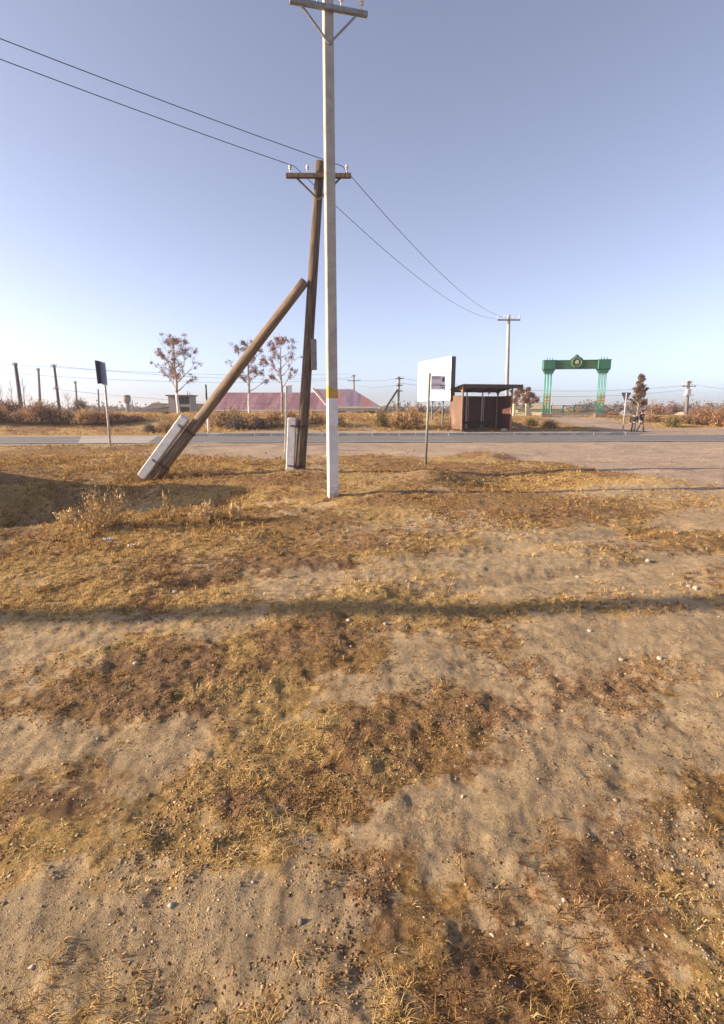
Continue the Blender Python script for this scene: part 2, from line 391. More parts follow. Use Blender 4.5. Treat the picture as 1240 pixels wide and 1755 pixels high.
def make_ground():
    ys = list(np.arange(-9, .3, .35)); q = 1.0 + .3; 
    y = .3
    while y < 36: ys.append(y); y += (y + 1.0) * .0068
    while y < 1500: ys.append(y); y += (y + 1) * (.009 if y < 60 else .03)
    ys = np.array(ys)
    tin = np.arange(-.78, .7801, .0021); ext = np.linspace(.8, 1.4, 50)
    t = np.concatenate([-ext[::-1], tin, ext])
    wv = np.maximum(ys + 1.0, 1.3)[:, None]
    X = t[None, :] * wv + np.sign(t)[None, :] * np.clip(np.abs(t)[None, :] - .79, 0, 1) / .61 * 20
    Y = np.repeat(ys[:, None], len(t), 1)
    x, y = X.ravel(), Y.ravel()
    ba, ru, st, gr = masks(x, y)
    z = hfull(x, y, ba, gr)
    V = np.stack([x, y, z], 1); nr, nc = X.shape
    idx = np.arange(nr * nc).reshape(nr, nc)
    Fq = np.stack([idx[:-1, :-1], idx[:-1, 1:], idx[1:, 1:], idx[1:, :-1]], -1).reshape(-1, 4)
    cov = np.stack([np.clip(ba, 0, 1), ru, st, gr], 1)
    o = np_mesh('ground', V, Fq, MG, smooth=True, attrs={'cover': cov}); prop(o, kind='structure')
make_ground()

# ------------------------------------------------------------------ road
def road_strip(name, x0, x1, v0, v1, z, m, n=60, jag=0.0, seed=1):
    rnd = random.Random(seed); mb = MB(); vs = []; fs = []
    for i in range(n + 1):
        x = x0 + (x1 - x0) * i / n
        vs.append((x, v0 + RS * x + (rnd.uniform(-jag, jag)), z)); vs.append((x, v1 + RS * x, z))
        if i < n: fs.append((2 * i, 2 * i + 2, 2 * i + 3, 2 * i + 1))
    mb.add(vs, fs); return mb.build(name, m)
M_asph = mat('asphalt', (.115, .105, .10), (.165, .15, .14), 3, .85, bmp=.004, detail=10, dirt=(.21, .185, .16))
M_conc_road = mat('concrete_slab', (.30, .27, .235), (.38, .34, .29), 2, .9, bmp=.004, dirt=(.24, .2, .165))
M_line = mat('road_paint', (.62, .62, .6), (.40, .39, .37), 5, .7, bmp=0, dirt=(.25, .23, .21))
prop(road_strip('road', -160, 160, RN, RF, 0.0, M_asph, 500, .12), kind='structure')
o = MB()
xa, xb, xc, xd = -14.6, -9.2, -14.0, -11.6
o.add([(-13.3, RN + .02 + RS * -13.3, .004), (-10.1, RN + .02 + RS * -10.1, .004), (-12.0, RF - .02 + RS * -12, .004), (-16.3, RF - .02 + RS * -16.3, .004)], [(0, 1, 2, 3)])
prop(o.build('road_concrete_patch', M_conc_road), kind='structure')
prop(road_strip('road_edge_line', -160, 160, RN + .28, RN + .42, .008, M_line, 80), kind='structure')
prop(road_strip('road_far_edge_line', -160, 160, RF - .62, RF - .48, .008, M_line, 80), kind='structure')
mb = MB()
for i in range(-16, 17):
    x = i * 9 + 2.0
    mb.add([(x, 28.35 + RS * x, .008), (x + 3, 28.35 + RS * (x + 3), .008), (x + 3, 28.48 + RS * (x + 3), .008), (x, 28.48 + RS * x, .008)], [(0, 1, 2, 3)])
prop(mb.build('road_centre_line', M_line), kind='structure')
# kerb: separate stones with gaps and slight misalignment, one continuous kerb
mb = MB(); rnd = random.Random(4); x = -10.4
while x < 17.0:
    L = rnd.choice((1.0, 1.0, 1.0, .6)); v = RF + .12 + rnd.uniform(-.025, .025)
    mb.box((x + L / 2, v + RS * (x + L / 2), .07 + rnd.uniform(-.012, .008)), (L - .03, .17, .21), Matrix.Rotation(math.atan(RS) + rnd.uniform(-.02, .02), 3, 'Z'), .012)
    x += L
prop(mb.build('kerb', mat('kerb_stone', (.42, .39, .35), (.30, .275, .24), 2.5, .9, bmp=.006, dirt=(.62, .60, .56))), kind='structure')

# ------------------------------------------------------------------ shared materials
M_white_conc = mat('whitewashed_concrete', (.72, .70, .68), (.55, .53, .50), 5, .9, bmp=.008, dirt=(.40, .35, .29), lo=.35, hi=.72)
M_conc = mat('weathered_concrete', (.44, .41, .36), (.33, .30, .26), 4, .9, bmp=.006, dirt=(.24, .205, .165))
M_yellow = mat('yellow_paint', (.54, .33, .05), (.40, .25, .05), 9, .7, bmp=.003, dirt=(.42, .29, .11))
M_wood = mat('old_pole_wood', (.175, .12, .075), (.055, .036, .025), 3.5, .85, bmp=.012, stretch=(9, 9, .55), lo=.38, hi=.62)
M_wood_l = mat('sunbleached_pole_wood', (.27, .185, .115), (.11, .07, .045), 3.5, .85, bmp=.010, stretch=(9, 9, .55), lo=.38, hi=.62)
M_wire = mat('rusty_wire', (.06, .045, .04), (.10, .06, .04), 30, .6, .6, bmp=.001)
M_steel = mat('grey_steel', (.30, .31, .30), (.20, .20, .19), 12, .5, .4, bmp=.001, dirt=(.25, .17, .11))
M_pipe = mat('grey_green_pipe', (.25, .26, .22), (.18, .185, .155), 10, .55, .2, bmp=.001, dirt=(.24, .17, .12))
M_dark = mat('dark_painted_metal', (.035, .03, .032), (.06, .05, .05), 12, .55, .2, bmp=.001)
M_white = mat('white_paint', (.82, .82, .82), (.74, .74, .73), 3, .6, bmp=.001)
M_porc = mat('porcelain', (.72, .70, .66), (.6, .58, .54), 20, .25, bmp=0)
M_cable = mat('black_cable', (.03, .03, .035), (.05, .05, .055), 20, .6, bmp=0)

def insulator(mb, p, s=1.0):
    p = Vector(p)
    mb.cyl(p, p + Vector((0, 0, .10 * s)), .012 * s, 6)
    for dz, r in ((.08, .035), (.115, .045), (.15, .03)): mb.cyl(p + Vector((0, 0, dz * s)), p + Vector((0, 0, (dz + .022) * s)), r * s, 8)
def rough_log(mb, a, b, r0, r1, seed, seg=16, n=14, knots=True):
    rnd = random.Random(seed); ph = [rnd.uniform(0, 6) for _ in range(4)]
    a, b = Vector(a), Vector(b); sd_ = (b - a).cross(Vector((0, 1, 0))).normalized()
    pts = [a.lerp(b, i / n) + sd_ * math.sin(i * .7 + ph[0]) * .012 for i in range(n + 1)]
    rad = [r0 + (r1 - r0) * i / n for i in range(n + 1)]
    mb.tube(pts, rad, seg, True, lambda i, k: 1 + .05 * math.sin(3 * 2 * math.pi * k / seg + ph[1]) + .035 * math.sin(5 * 2 * math.pi * k / seg + ph[2] + i * .3) + rnd.uniform(-.015, .015))
def ties(parent, c, axis, hw, hd, zc, n=3):
    pass

# ------------------------------------------------------------------ near concrete pole (white with yellow band)
base = GT(570.5, 851)
def rz_(py, Y=None): return at(570, py, base.y).z - base.z
t = thing('concrete_pole', base, 'tall square concrete pole, whitewashed below a yellow painted band, nearest of all poles', 'utility pole', rz=R(14))
zt = 8.6; hw0, hw1 = .098, .082
def sq_shaft(mb, z0, z1, e=0.0, top=None, cham=.015, tilt=0.0):
    def ring(z, tl=0.0):
        h = hw0 + (hw1 - hw0) * z / zt + e; c = cham; pts = [(-h + c, -h), (h - c, -h), (h, -h + c), (h, h - c), (h - c, h), (-h + c, h), (-h, h - c), (-h, -h + c)]
        return [(x, y, z - tl * x) for x, y in pts]
    vs = ring(z0) + ring(z1, tilt); 
    fs = [tuple(range(7, -1, -1)), tuple(range(8, 16))] + [(i, (i + 1) % 8, 8 + (i + 1) % 8, 8 + i) for i in range(8)]
    mb.add(vs, fs)
mb = MB(); sq_shaft(mb, -.3, zt); mb.build('shaft', M_conc, t)
mb = MB(); sq_shaft(mb, -.25, rz_(683), .003); 
M_wp = M_white_conc.copy(); M_wp.name = 'whitewash_mud_splashed'; nt_ = M_wp.node_tree; p_ = nt_.nodes['Principled BSDF']
src = p_.inputs['Base Color'].links[0].from_socket
tc_ = N(nt_, 'ShaderNodeTexCoord'); sx_ = N(nt_, 'ShaderNodeSeparateXYZ'); nt_.links.new(tc_.outputs['Object'], sx_.inputs[0])
spl = math_(nt_, 'SUBTRACT', noise(nt_, 22, 6, .75), math_(nt_, 'MULTIPLY', sx_.outputs[2], .38))
chip = ramp(nt_, noise(nt_, 13, 8, .8), [(.64, (0, 0, 0)), (.68, (1, 1, 1))])
c_ = mixc(nt_, math_(nt_, 'MULTIPLY', ramp(nt_, spl, [(.36, (0, 0, 0)), (.58, (1, 1, 1))]), .75), src, (.34, .25, .155))
c_ = mixc(nt_, math_(nt_, 'MULTIPLY', chip, .8), c_, (.34, .31, .27)); nt_.links.new(c_, p_.inputs['Base Color'])
mb.build('whitewash', M_wp, t)
mb = MB(); sq_shaft(mb, rz_(683) + .002, rz_(666), .003, tilt=.5); mb.build('yellow_band', M_yellow, t)
mb = MB(); mb.box((0, -.13, 8.2), (1.3, .07, .07)); [mb.beam((x, -.13, 8.2), (0, -.10, 7.7), .03) for x in (-.5, .5)]; mb.build('crossarm', M_steel, t)
mb = MB(); [insulator(mb, (x, -.13, 8.24)) for x in (-.55, -.2, .2, .55)]; mb.split('insulator', M_porc, t, 4)

# ------------------------------------------------------------------ wooden pole with concrete stub, meter box
YW = 13.4
pb = at(514, 808, YW); pb.z = H(pb.x, YW) - .05
pt = at(527.5, 598, YW); dirn = (pt - pb).normalized()
t = thing('wooden_pole', pb, 'upright weathered wooden pole wired to a short white concrete stub, grey box above', 'utility pole')
LP = 7.2
mb = MB(); rough_log(mb, (0, 0, -.2), (0, 0, LP), .135, .105, 3); lg = mb.build('log', M_wood, t); lg.rotation_euler = dirn.to_track_quat('Z', 'Y').to_euler()
s0, s1 = at(496.5, 808, YW - .03) - pb, at(500.5, 716, YW - .03) - pb; s0.z -= .12
mb = MB(); mb.beam(s0, s1, .21, .20, up=(0, 1, .0), bev=.02); mb.build('concrete_stub', M_white_conc, t)
for fz in (.18, .86):
    c = s0.lerp(s1, fz) * .5 + (dirn * s0.lerp(s1, fz).z) * .5
    for dz in (-.012, .014):
        mb = MB() if dz < 0 else mb
        pts = [c + Vector((math.cos(a) * .262, math.sin(a) * .155, dz + .012 * math.sin(a * 2))) for a in [2 * math.pi * k / 20 for k in range(21)]]
        mb.tube(pts, .009, 5, False)
    mb.build('wire_tie', M_wire, t)
bx = at(538.2, 634, YW) - pb
mb = MB(); mb.box((bx.x, -.02, bx.z + .36), (.13, .22, .72), None, .012); mb.build('meter_box', mat('meter_box_paint', (.26, .24, .22), (.17, .15, .14), 8, .6, .3, dirt=(.22, .14, .09)), t)
mb = MB(); mb.box((0, -.13, 0), (1.5, .09, .10), None, .01); [mb.beam((x, -.13, 0), (0, -.11, -.5), .035) for x in (-.55, .55)]
o = mb.build('crossarm', M_wood, t); o.location = dirn * (LP - .35)
mb = MB(); [insulator(mb, (x, -.13, .05)) for x in (-.65, -.25, .25, .65)]
for o in mb.split('insulator', M_porc, t, 4): o.location = dirn * (LP - .35)
pole_top = pb + dirn * (LP - .35) + Vector((0, -.13, .2))

# ------------------------------------------------------------------ leaning strut pole
YS = 13.3
a0, a1 = at(276, 806, YS), at(434, 598, YS); d = (a1 - a0).normalized()
L = (at(527, 476, YS) - a0).length
t = thing('strut_pole', (a0.x, YS, a0.z), 'wooden pole leaning steeply to the right, its foot wired along a white concrete beam', 'strut pole')
mb = MB(); rough_log(mb, (0, 0, -.25), (0, 0, L - .1), .135, .115, 8); lg = mb.build('log', M_wood_l, t); lg.rotation_euler = d.to_track_quat('Z', 'Y').to_euler()
c0, c1 = at(247, 812, YS - .05) - a0, at(318, 715, YS - .05) - a0; c0 = c0 - (c1 - c0).normalized() * .1
mb = MB(); mb.beam(c0, c1, .22, .22, up=(0, 1, 0), bev=.02); mb.build('concrete_stub', M_white_conc, t)
nrm = Vector((-d.z, 0, d.x))
for fz in (.30, .88):
    pc = c0.lerp(c1, fz); q = d * pc.dot(d); c = (pc + q) / 2; hl = (pc - q).length / 2 + .155
    mb = MB()
    for dz in (-.014, .014):
        mb.tube([c + nrm * math.cos(a) * hl + Vector((0, 1, 0)) * math.sin(a) * .16 + d * (dz + .015 * math.sin(2 * a)) for a in [2 * math.pi * k / 20 for k in range(21)]], .009, 5, False)
    mb.build('wire_tie', M_wire, t)

# ------------------------------------------------------------------ slim white post with a plate
g = GT(489, 774); tp = at(487.5, 661, g.y)
t = thing('marker_post', g, 'slim cream concrete post with small pale plate, left of the wooden pole', 'post', rz=R(10))
top = tp - g
mb = MB(); mb.beam((0, 0, -.2), (top.x + .07, 0, top.z), .088, .088, up=(0, 1, 0), bev=.01); mb.build('post', mat('cream_concrete', (.62, .58, .50), (.5, .46, .38), 6, .9, bmp=.004), t)
mb = MB(); mb.box((top.x + .19, -.01, top.z - .13), (.16, .03, .30), None, .005); mb.build('plate', M_white, t)

# ------------------------------------------------------------------ bus stop flag sign
g = GT(728.5, 797); tp = at(736, 640, g.y) - g
t = thing('bus_stop_sign', g, 'thin grey pipe with small white lettered flag panel, standing before the billboard', 'bus stop sign')
t.rotation_euler.z = 0.0
mb = MB(); mb.cyl((0, 0, -.2), tp, .038, 10); mb.cyl(tp - tp.normalized() * .02, tp + tp.normalized() * .03, .028, 8); mb.build('post', M_pipe, t)
q0 = tp * ((tp.z - .17) / tp.z)
M_flag = mat('flag_enamel', (.88, .84, .86), (.82, .78, .81), 5, .5, bmp=.001)
mb = MB(); mb.box((q0.x + .25, 0, q0.z - .09), (.40, .012, .40)); fl = mb.build('flag_panel', M_flag, t)
mb = MB(); mb.cyl((q0.x, 0, q0.z + .13), (q0.x + .62, 0, q0.z + .18), .012, 6); mb.cyl((q0.x, 0, q0.z - .34), (q0.x + .60, 0, q0.z - .36), .010, 6); mb.split('bracket', M_steel, t)
mb = MB(); rnd = random.Random(2)
for row, zz in enumerate((.015, -.175)):
    x = q0.x + .055
    while x < q0.x + .33:
        wd = rnd.uniform(.018, .028)
        mb.box((x + wd / 2, -.008, q0.z + zz - .0), (wd, .004, .012)); mb.box((x + wd / 2, -.008, q0.z + zz + .05), (wd, .004, .012)); mb.box((x + .004, -.0085, q0.z + zz + .025), (.008, .004, .05))
        x += wd + .012
mb.build('lettering', mat('faded_red_ink', (.30, .10, .12), (.38, .16, .18), 9, .6, bmp=0), fl)
mb = MB(); mb.box((q0.x + .40, -.009, q0.z + .0), (.07, .005, .13), None, .002); mb.box((q0.x + .40, -.009, q0.z - .165), (.17, .005, .03)); mb.box((q0.x + .40, -.009, q0.z - .225), (.14, .005, .025)); mb.box((q0.x + .44, -.009, q0.z - .28), (.03, .005, .045))
mb.build('emblem_print', mat('dark_blue_ink', (.05, .06, .13), (.09, .1, .18), 9, .6, bmp=0), fl)

# ------------------------------------------------------------------ folded road sign on the left
g = GT(189, 765.5); tp = at(177, 660, g.y) - g
t = thing('road_sign', g, 'roadside sign of two tall dark blue panels folded together on a rusty post', 'road sign')
mb = MB(); mb.cyl((0, .0, -.2), tp + Vector((tp.x / tp.z * .15, .14, .15)), .045, 10)
mb.build('post', mat('post_with_rust', (.55, .52, .48), (.34, .27, .22), 5, .7, .1, dirt=(.30, .19, .12)), t)
def panel_pts(pa, pb_, ya, yb):
    return at(pa, ya[0], yb[0]) - g, at(pb_, ya[1], yb[1]) - g
Ys = g.y
def slab(name, P0, P1, P2, P3, m, th=.03, parent=None, rnd_corner=None):
    """thin slab through four corners (tl, tr, br, bl)"""
    n = (P1 - P0).cross(P3 - P0).normalized() * th
    mb = MB(); q = [P0, P1, P2, P3]; q2 = [p + n for p in q]
    mb.add(q + q2, [(0, 1, 2, 3), (7, 6, 5, 4), (0, 4, 5, 1), (1, 5, 6, 2), (2, 6, 7, 3), (3, 7, 4, 0)])
    o = mb.build(name, m, parent); bv = o.modifiers.new('bevel', 'BEVEL'); bv.width = .006; return o
M_sgn_d = mat('sign_back_dark', (.028, .034, .06), (.045, .05, .08), 6, .6, .2)
M_sgn_b = mat('sign_back_blue', (.34, .41, .54), (.25, .31, .43), 7, .6, .0, dirt=(.22, .24, .28))
dy1, dy2 = .55, .50
slab('sign_panel', at(163, 617.5, Ys - .30) - g, at(171.5, 619, Ys + .06) - g, at(175.5, 657.5, Ys + .06) - g, at(168, 658, Ys - .30) - g, M_sgn_d, .03, t)
slab('sign_panel', at(170.0, 618.5, Ys - .02) - g, at(179.5, 620.5, Ys - .12) - g, at(183.5, 660.5, Ys - .12) - g, at(174.0, 659.5, Ys - .02) - g, M_sgn_b, .03, t)
mb = MB(); mb.box(at(177, 640, Ys + .0) - g, (.16, .05, .05)); mb.box(at(178.5, 655, Ys + .0) - g, (.16, .05, .05)); mb.split('bracket', M_steel, t)

# ------------------------------------------------------------------ striped post across the road
def gpos(px, Y, extra=0.0):
    x = (px - CX) / F * (Y * cp + (CAMZ - 0.5) * sp); z = H(x, Y)
    for _ in range(3):
        depth = Y * cp - (z - CAMZ) * sp; x = (px - CX) / F * depth; z = H(x, Y)
    return Vector((x, Y, z + extra))
def topz(px, py, Y): return at(px, py, Y).z
g = gpos(357, 32.6, -.02); h = topz(356, 659, 32.6) - g.z
t = thing('marker_post', g, 'thin banded roadside post, dark green top and white foot, by the far kerb', 'post')
mb = MB(); mb.cyl((0, 0, -.2), (0, 0, h * .42), .05, 10); mb.build('white_foot', M_white, t)
mb = MB(); mb.cyl((0, 0, h * .42), (0, 0, h * .70), .051, 10); mb.build('grey_middle', M_steel, t)
mb = MB(); mb.cyl((0, 0, h * .70), (0, 0, h), .055, 10); mb.build('green_top', mat('dark_green_paint', (.03, .07, .055), (.05, .09, .07), 9, .5), t)

# ------------------------------------------------------------------ bus shelter
th = R(11.5); FL = at(790.5, 741, 33.4); FL.z = .13; fu = Vector((math.cos(th), math.sin(th), 0)); bu = Vector((-math.sin(th), math.cos(th), 0))
W_, D_ = 3.32, 2.0
t = thing('bus_shelter', FL, 'open fronted rusty brown metal bus shelter with flat overhanging roof beside the kerb', 'bus shelter', rz=th)
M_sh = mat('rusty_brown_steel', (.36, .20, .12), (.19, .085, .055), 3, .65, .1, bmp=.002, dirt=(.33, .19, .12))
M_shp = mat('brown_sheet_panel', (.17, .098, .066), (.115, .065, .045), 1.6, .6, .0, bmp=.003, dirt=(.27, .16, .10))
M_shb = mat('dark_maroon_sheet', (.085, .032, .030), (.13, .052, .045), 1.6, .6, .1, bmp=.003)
M_lat = mat('pale_worn_lattice', (.66, .58, .52), (.45, .36, .30), 8, .7, .1, bmp=.001)
M_roof = mat('dark_roof_sheet', (.06, .045, .045), (.09, .06, .055), 4, .6, .2, bmp=.002)
ZF, ZB = 2.80, 2.60
for (x, y, z) in ((0, 0, ZF), (W_, 0, ZF), (0, D_, ZB), (W_, D_, ZB)):
    mb = MB(); mb.box((x, y, z / 2 - .1), (.09, .09, z + .1), None, .006); mb.build('corner_post', M_sh, t)
for k in (1, 2, 3):
    x = W_ * k / 3
    mb = MB()
    if k < 3: mb.box((x, D_, ZB / 2), (.07, .07, ZB), None, .004)
    for sx in ((-.085, .085) if k < 3 else (-.085,)):
        mb.box((x + sx, D_ - .09, 1.13), (.03, .03, 2.26))
        for j in range(6): mb.box((x + sx / 2, D_ - .065, .15 + j * .42), (.10, .04, .03))
    mb.build('lattice_post', [M_lat], t)
for k in range(3):
    mb = MB(); x0, x1 = W_ * k / 3 + .05, W_ * (k + 1) / 3 - .05; nrib = 12
    vs = []; 
    for j in range(nrib * 2 + 1):
        x = x0 + (x1 - x0) * j / (nrib * 2); y = D_ + .02 + (.012 if j % 2 else 0)
        vs += [(x, y, .14), (x, y, 2.28), (x, y + .012, .14), (x, y + .012, 2.28)]
    n_ = nrib * 2
    fs = []
    for j in range(n_): a_ = 4 * j; fs += [(a_, a_ + 4, a_ + 5, a_ + 1), (a_ + 2, a_ + 3, a_ + 7, a_ + 6), (a_ + 1, a_ + 5, a_ + 7, a_ + 3), (a_, a_ + 2, a_ + 6, a_ + 4)]
    mb.add(vs, fs); mb.box(((x0 + x1) / 2, D_ - .02, .52), (x1 - x0, .03, .05)); mb.box(((x0 + x1) / 2, D_ - .02, 2.24), (x1 - x0, .03, .06))
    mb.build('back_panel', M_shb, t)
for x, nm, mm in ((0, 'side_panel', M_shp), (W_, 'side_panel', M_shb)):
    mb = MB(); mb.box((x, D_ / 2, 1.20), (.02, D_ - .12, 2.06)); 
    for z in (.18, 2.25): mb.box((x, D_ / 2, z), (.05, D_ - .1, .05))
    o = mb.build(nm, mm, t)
for x in (0, W_):        # curved brackets in the gable above each side panel
    mb = MB()
    for (ya, sgn) in ((.05, 1), (D_ - .05, -1)):
        pts = [(ya + sgn * (.62 - .62 * math.cos(a)) , 2.28 + .34 * math.sin(a)) for a in [math.pi / 2 * k / 6 for k in range(7)]]
        poly = pts + [(ya, 2.62)]
        mb.prism(poly, (.03, 0, 0), (x - .015, 0, 0), (0, 1, 0), (0, 0, 1))
    mb.split('gable_bracket', M_sh, t)
mb = MB()
pts = [(0.05 + (.55 - .55 * math.cos(a)), 2.30 + .32 * math.sin(a)) for a in [math.pi / 2 * k / 6 for k in range(7)]]
mb.prism([(W_ * .76 + p[0], p[1]) for p in pts] + [(W_ * .76 + .05, 2.62)], (0, .04, 0), (0, D_ - .14, 0))
mb.prism([(W_ * 1.0 - p[0], p[1] - 0.001) for p in pts][::-1] + [(W_ * 1.0 - .05, 2.62)], (0, .04, 0), (0, D_ - .10, 0))
mb.split('rear_bracket', M_shb, t)
mb = MB()                # roof frame
for y, z in ((0, ZF - .03), (D_, ZB - .03)): mb.box((W_ / 2, y, z), (W_ - .1, .07, .10))
for x in (.0, W_ / 3, 2 * W_ / 3, W_): mb.beam((x, -.45, ZF + .02), (x, D_ + .35, ZB - .02), .06, .08, up=(0, 0, 1))
mb.build('roof_frame', M_roof, t)
mb = MB(); nx = 40; xs = [-.28 + (W_ + .28 + .42) * i / nx for i in range(nx + 1)]
ya, yb, za, zb = -.62, D_ + .85, ZF + .13, ZB - .02
vs = []
for i, x in enumerate(xs):
    e = .018 if i % 2 else 0
    vs += [(x, ya, za + e), (x, yb, zb + e), (x, ya, za + e - .03), (x, yb, zb + e - .03)]
fs = []
for i in range(nx): a_ = 4 * i; fs += [(a_, a_ + 4, a_ + 5, a_ + 1), (a_ + 2, a_ + 3, a_ + 7, a_ + 6), (a_, a_ + 2, a_ + 6, a_ + 4), (a_ + 1, a_ + 5, a_ + 7, a_ + 3)]
mb.add(vs, fs); mb.build('roof_sheet', M_shp, t)
mb = MB(); mb.box(((W_ + .14) / 2, ya + .03, za - .12), (W_ + .68, .035, .22)); mb.build('roof_fascia', M_roof, t)
mb = MB(); mb.prism([(0, 0), (0, .14), (-.22, .04), (-.22, 0)], (W_ * .6, 0, 0), (W_ * .1, D_ - .1, .47), (0, 1, 0), (0, 0, 1)); 
for x in (W_ * .15, W_ * .4, W_ * .65): mb.box((x, D_ - .2, .23), (.04, .04, .48))
mb.build('bench', M_shb, t)
g = gpos(864, 34.6); g.z = .14
mb = MB(); 
mb.prism([(-.20, 0), (.18, 0), (.22, .12), (.10, .20), (-.14, .17)], (0, .25, 0)); o = mb.build('rubble_block', mat('pale_block', (.60, .54, .44), (.5, .44, .35), 8, .9, bmp=.006)); o.location = g
prop(o, 'pale broken block lying at the rear right foot of the bus shelter', 'block')

# ------------------------------------------------------------------ billboard
A = at(774.0, 608, 35.0); A2 = at(774.5, 683.5, 35.0); B = at(717, 623.5, 39.7); B2 = at(717, 690, 39.7)
zt_, zb_ = (A.z + B.z) / 2, (A2.z + B2.z) / 2
pr, pl = Vector((A.x, 35.0, 0)), Vector((B.x, 39.7, 0)); u = (pr - pl); LBB = u.length; u.normalize(); nb = Vector((-u.y, u.x, 0))
if nb.x > 0: nb = -nb            # face normal points left, towards the sun
rzb = math.atan2(u.y, u.x); mid = (pr + pl) / 2; mid.z = H(mid.x, mid.y)
t = thing('billboard', mid, 'large blank white billboard on slim blue steel legs behind the bus shelter', 'billboard', rz=rzb)
z0, z1 = zb_ - mid.z, zt_ - mid.z
side = 1 if (Matrix.Rotation(-rzb, 3, 'Z') @ nb).y > 0 else -1
mb = MB(); mb.box((0, side * .01, (z0 + z1) / 2), (LBB, .03, z1 - z0)); mb.build('face_panel', mat('billboard_vinyl', (.86, .86, .85), (.80, .80, .79), 1.2, .5, bmp=.002), t)
mb = MB(); mb.box((0, -side * .16, (z0 + z1) / 2), (LBB - .01, .30, z1 - z0 - .01)); mb.build('frame_box', mat('billboard_side', (.075, .065, .07), (.10, .085, .085), 5, .7), t)
M_leg = mat('blue_grey_steel', (.20, .26, .29), (.13, .17, .19), 8, .5, .3, dirt=(.2, .17, .15))
for s_ in (.3, .62):
    x = LBB * (.5 - s_); mb = MB()
    wp = mid + Matrix.Rotation(rzb, 3, 'Z') @ Vector((x, 0, 0)); zz = H(wp.x, wp.y) - mid.z - .1
    for dy in (-.25,): mb.box((x, side * dy * 1.0, (zz + z0) / 2), (.10, .08, z0 - zz))
    mb.build('leg', M_leg, t)
mb = MB(); mb.box((0.05, -side * .25, z0 - .32), (LBB * .5, .06, .05)); mb.beam((LBB * .2, -side * .25, z0 - .3), (-LBB * .12, -side * .25, z0 - 1.1), .03); mb.build('brace', M_leg, t)

# ------------------------------------------------------------------ arch gate
YG = 52.0
gl, gr_ = gpos(934.5, YG + .2), gpos(1026, YG - .6); mid = (gl + gr_) / 2; rzg = math.atan2(gr_.y - gl.y, gr_.x - gl.x); mid.z = min(gl.z, gr_.z)
t = thing('entrance_arch', mid, 'green steel entrance arch with lettered beam and round emblem over the dirt track', 'arch', rz=rzg)
HWg = (gr_ - gl).length / 2; ZT = topz(985, 618, YG) - mid.z
M_gr = mat('green_enamel', (.024, .14, .075), (.02, .10, .058), 3, .5, .1, bmp=.001, dirt=(.04, .09, .055))
M_tq = mat('turquoise_pipe', (.05, .31, .21), (.035, .22, .15), 6, .45, .1, bmp=.001)
M_gd = mat('worn_gold', (.50, .30, .06), (.36, .2, .04), 9, .5, .3, bmp=.001)
M_gdt = mat('dull_gold_letter', (.19, .14, .03), (.14, .12, .035), 9, .6, .2, bmp=0)
M_cr = mat('cream_plaster', (.62, .55, .38), (.5, .43, .29), 2, .9, bmp=.004)
zb0 = topz(985, 632, YG) - mid.z; zbt = topz(985, 618.5, YG) - mid.z; zc0 = topz(935, 638, YG) - mid.z
for s_ in (-1, 1):
    P_ = MB()
    for dx in (-.27, 0, .27):
        for dy in (-.22, .22): P_.cyl((s_ * HWg + dx, dy, .15), (s_ * HWg + dx, dy, zc0), .038, 8)
    pil = P_.build('pillar', M_tq, t)
    q = MB(); q.box((s_ * HWg, 0, .12), (.95, .85, .42), None, .03); q.build('plinth', mat('dark_plinth', (.14, .10, .09), (.2, .13, .10), 4, .9), pil)
    q = MB()
    for zz in (.33 * zc0, .40 * zc0, .47 * zc0, zc0 - .13):
        for dx in (-.14, .14):
            for k in range(1): q.tube([(s_ * HWg + dx + .11 * math.cos(a), -.24, zz + .11 * math.sin(a)) for a in [2 * math.pi * i / 12 for i in range(13)]], .026, 5, False)
    for zz in (.36 * zc0, .44 * zc0): q.box((s_ * HWg, -.23, zz), (.62, .05, .06)); q.box((s_ * HWg, .23, zz), (.62, .05, .06))
    q.split('gold_ornament', M_gd, pil)
    q = MB(); cx = s_ * HWg
    q.box((cx, 0, (zc0 + zbt) / 2 + .12), (1.15, .75, zbt - zc0 - .20), None, .04)
    q.prism([(cx - .57, 0), (cx + .57, 0), (cx + .42, -.18), (cx + .42, -.34), (cx - .42, -.34), (cx - .42, -.18)], (0, .6, 0), (0, -.3, zc0 + .22))
    q.box((cx, 0, zbt + .035), (1.2, .8, .05), None, .01); q.build('capital', M_gr, t)
    q = MB()
    for dx in (-.22, .03, .28): q.tube([(cx + dx, 0, zbt + .05), (cx + dx, 0, zbt + .22), (cx + dx, 0, zbt + .34)], [.03, .035, .006], 6)
    q.split('spike', M_gr, t)
mb = MB(); mb.box((0, 0, (zb0 + zbt) / 2), (2 * HWg - 1.16, .40, zbt - zb0), None, .015); mb.box((0, 0, zbt + .02), (2 * HWg - 1.2, .46, .06)); mb.box((0, 0, zb0 - .02), (2 * HWg - 1.2, .46, .06)); bmw = mb.build('beam', M_gr, t)
mb = MB(); rnd = random.Random(7)                                 # two rows of worn letters each side of the emblem
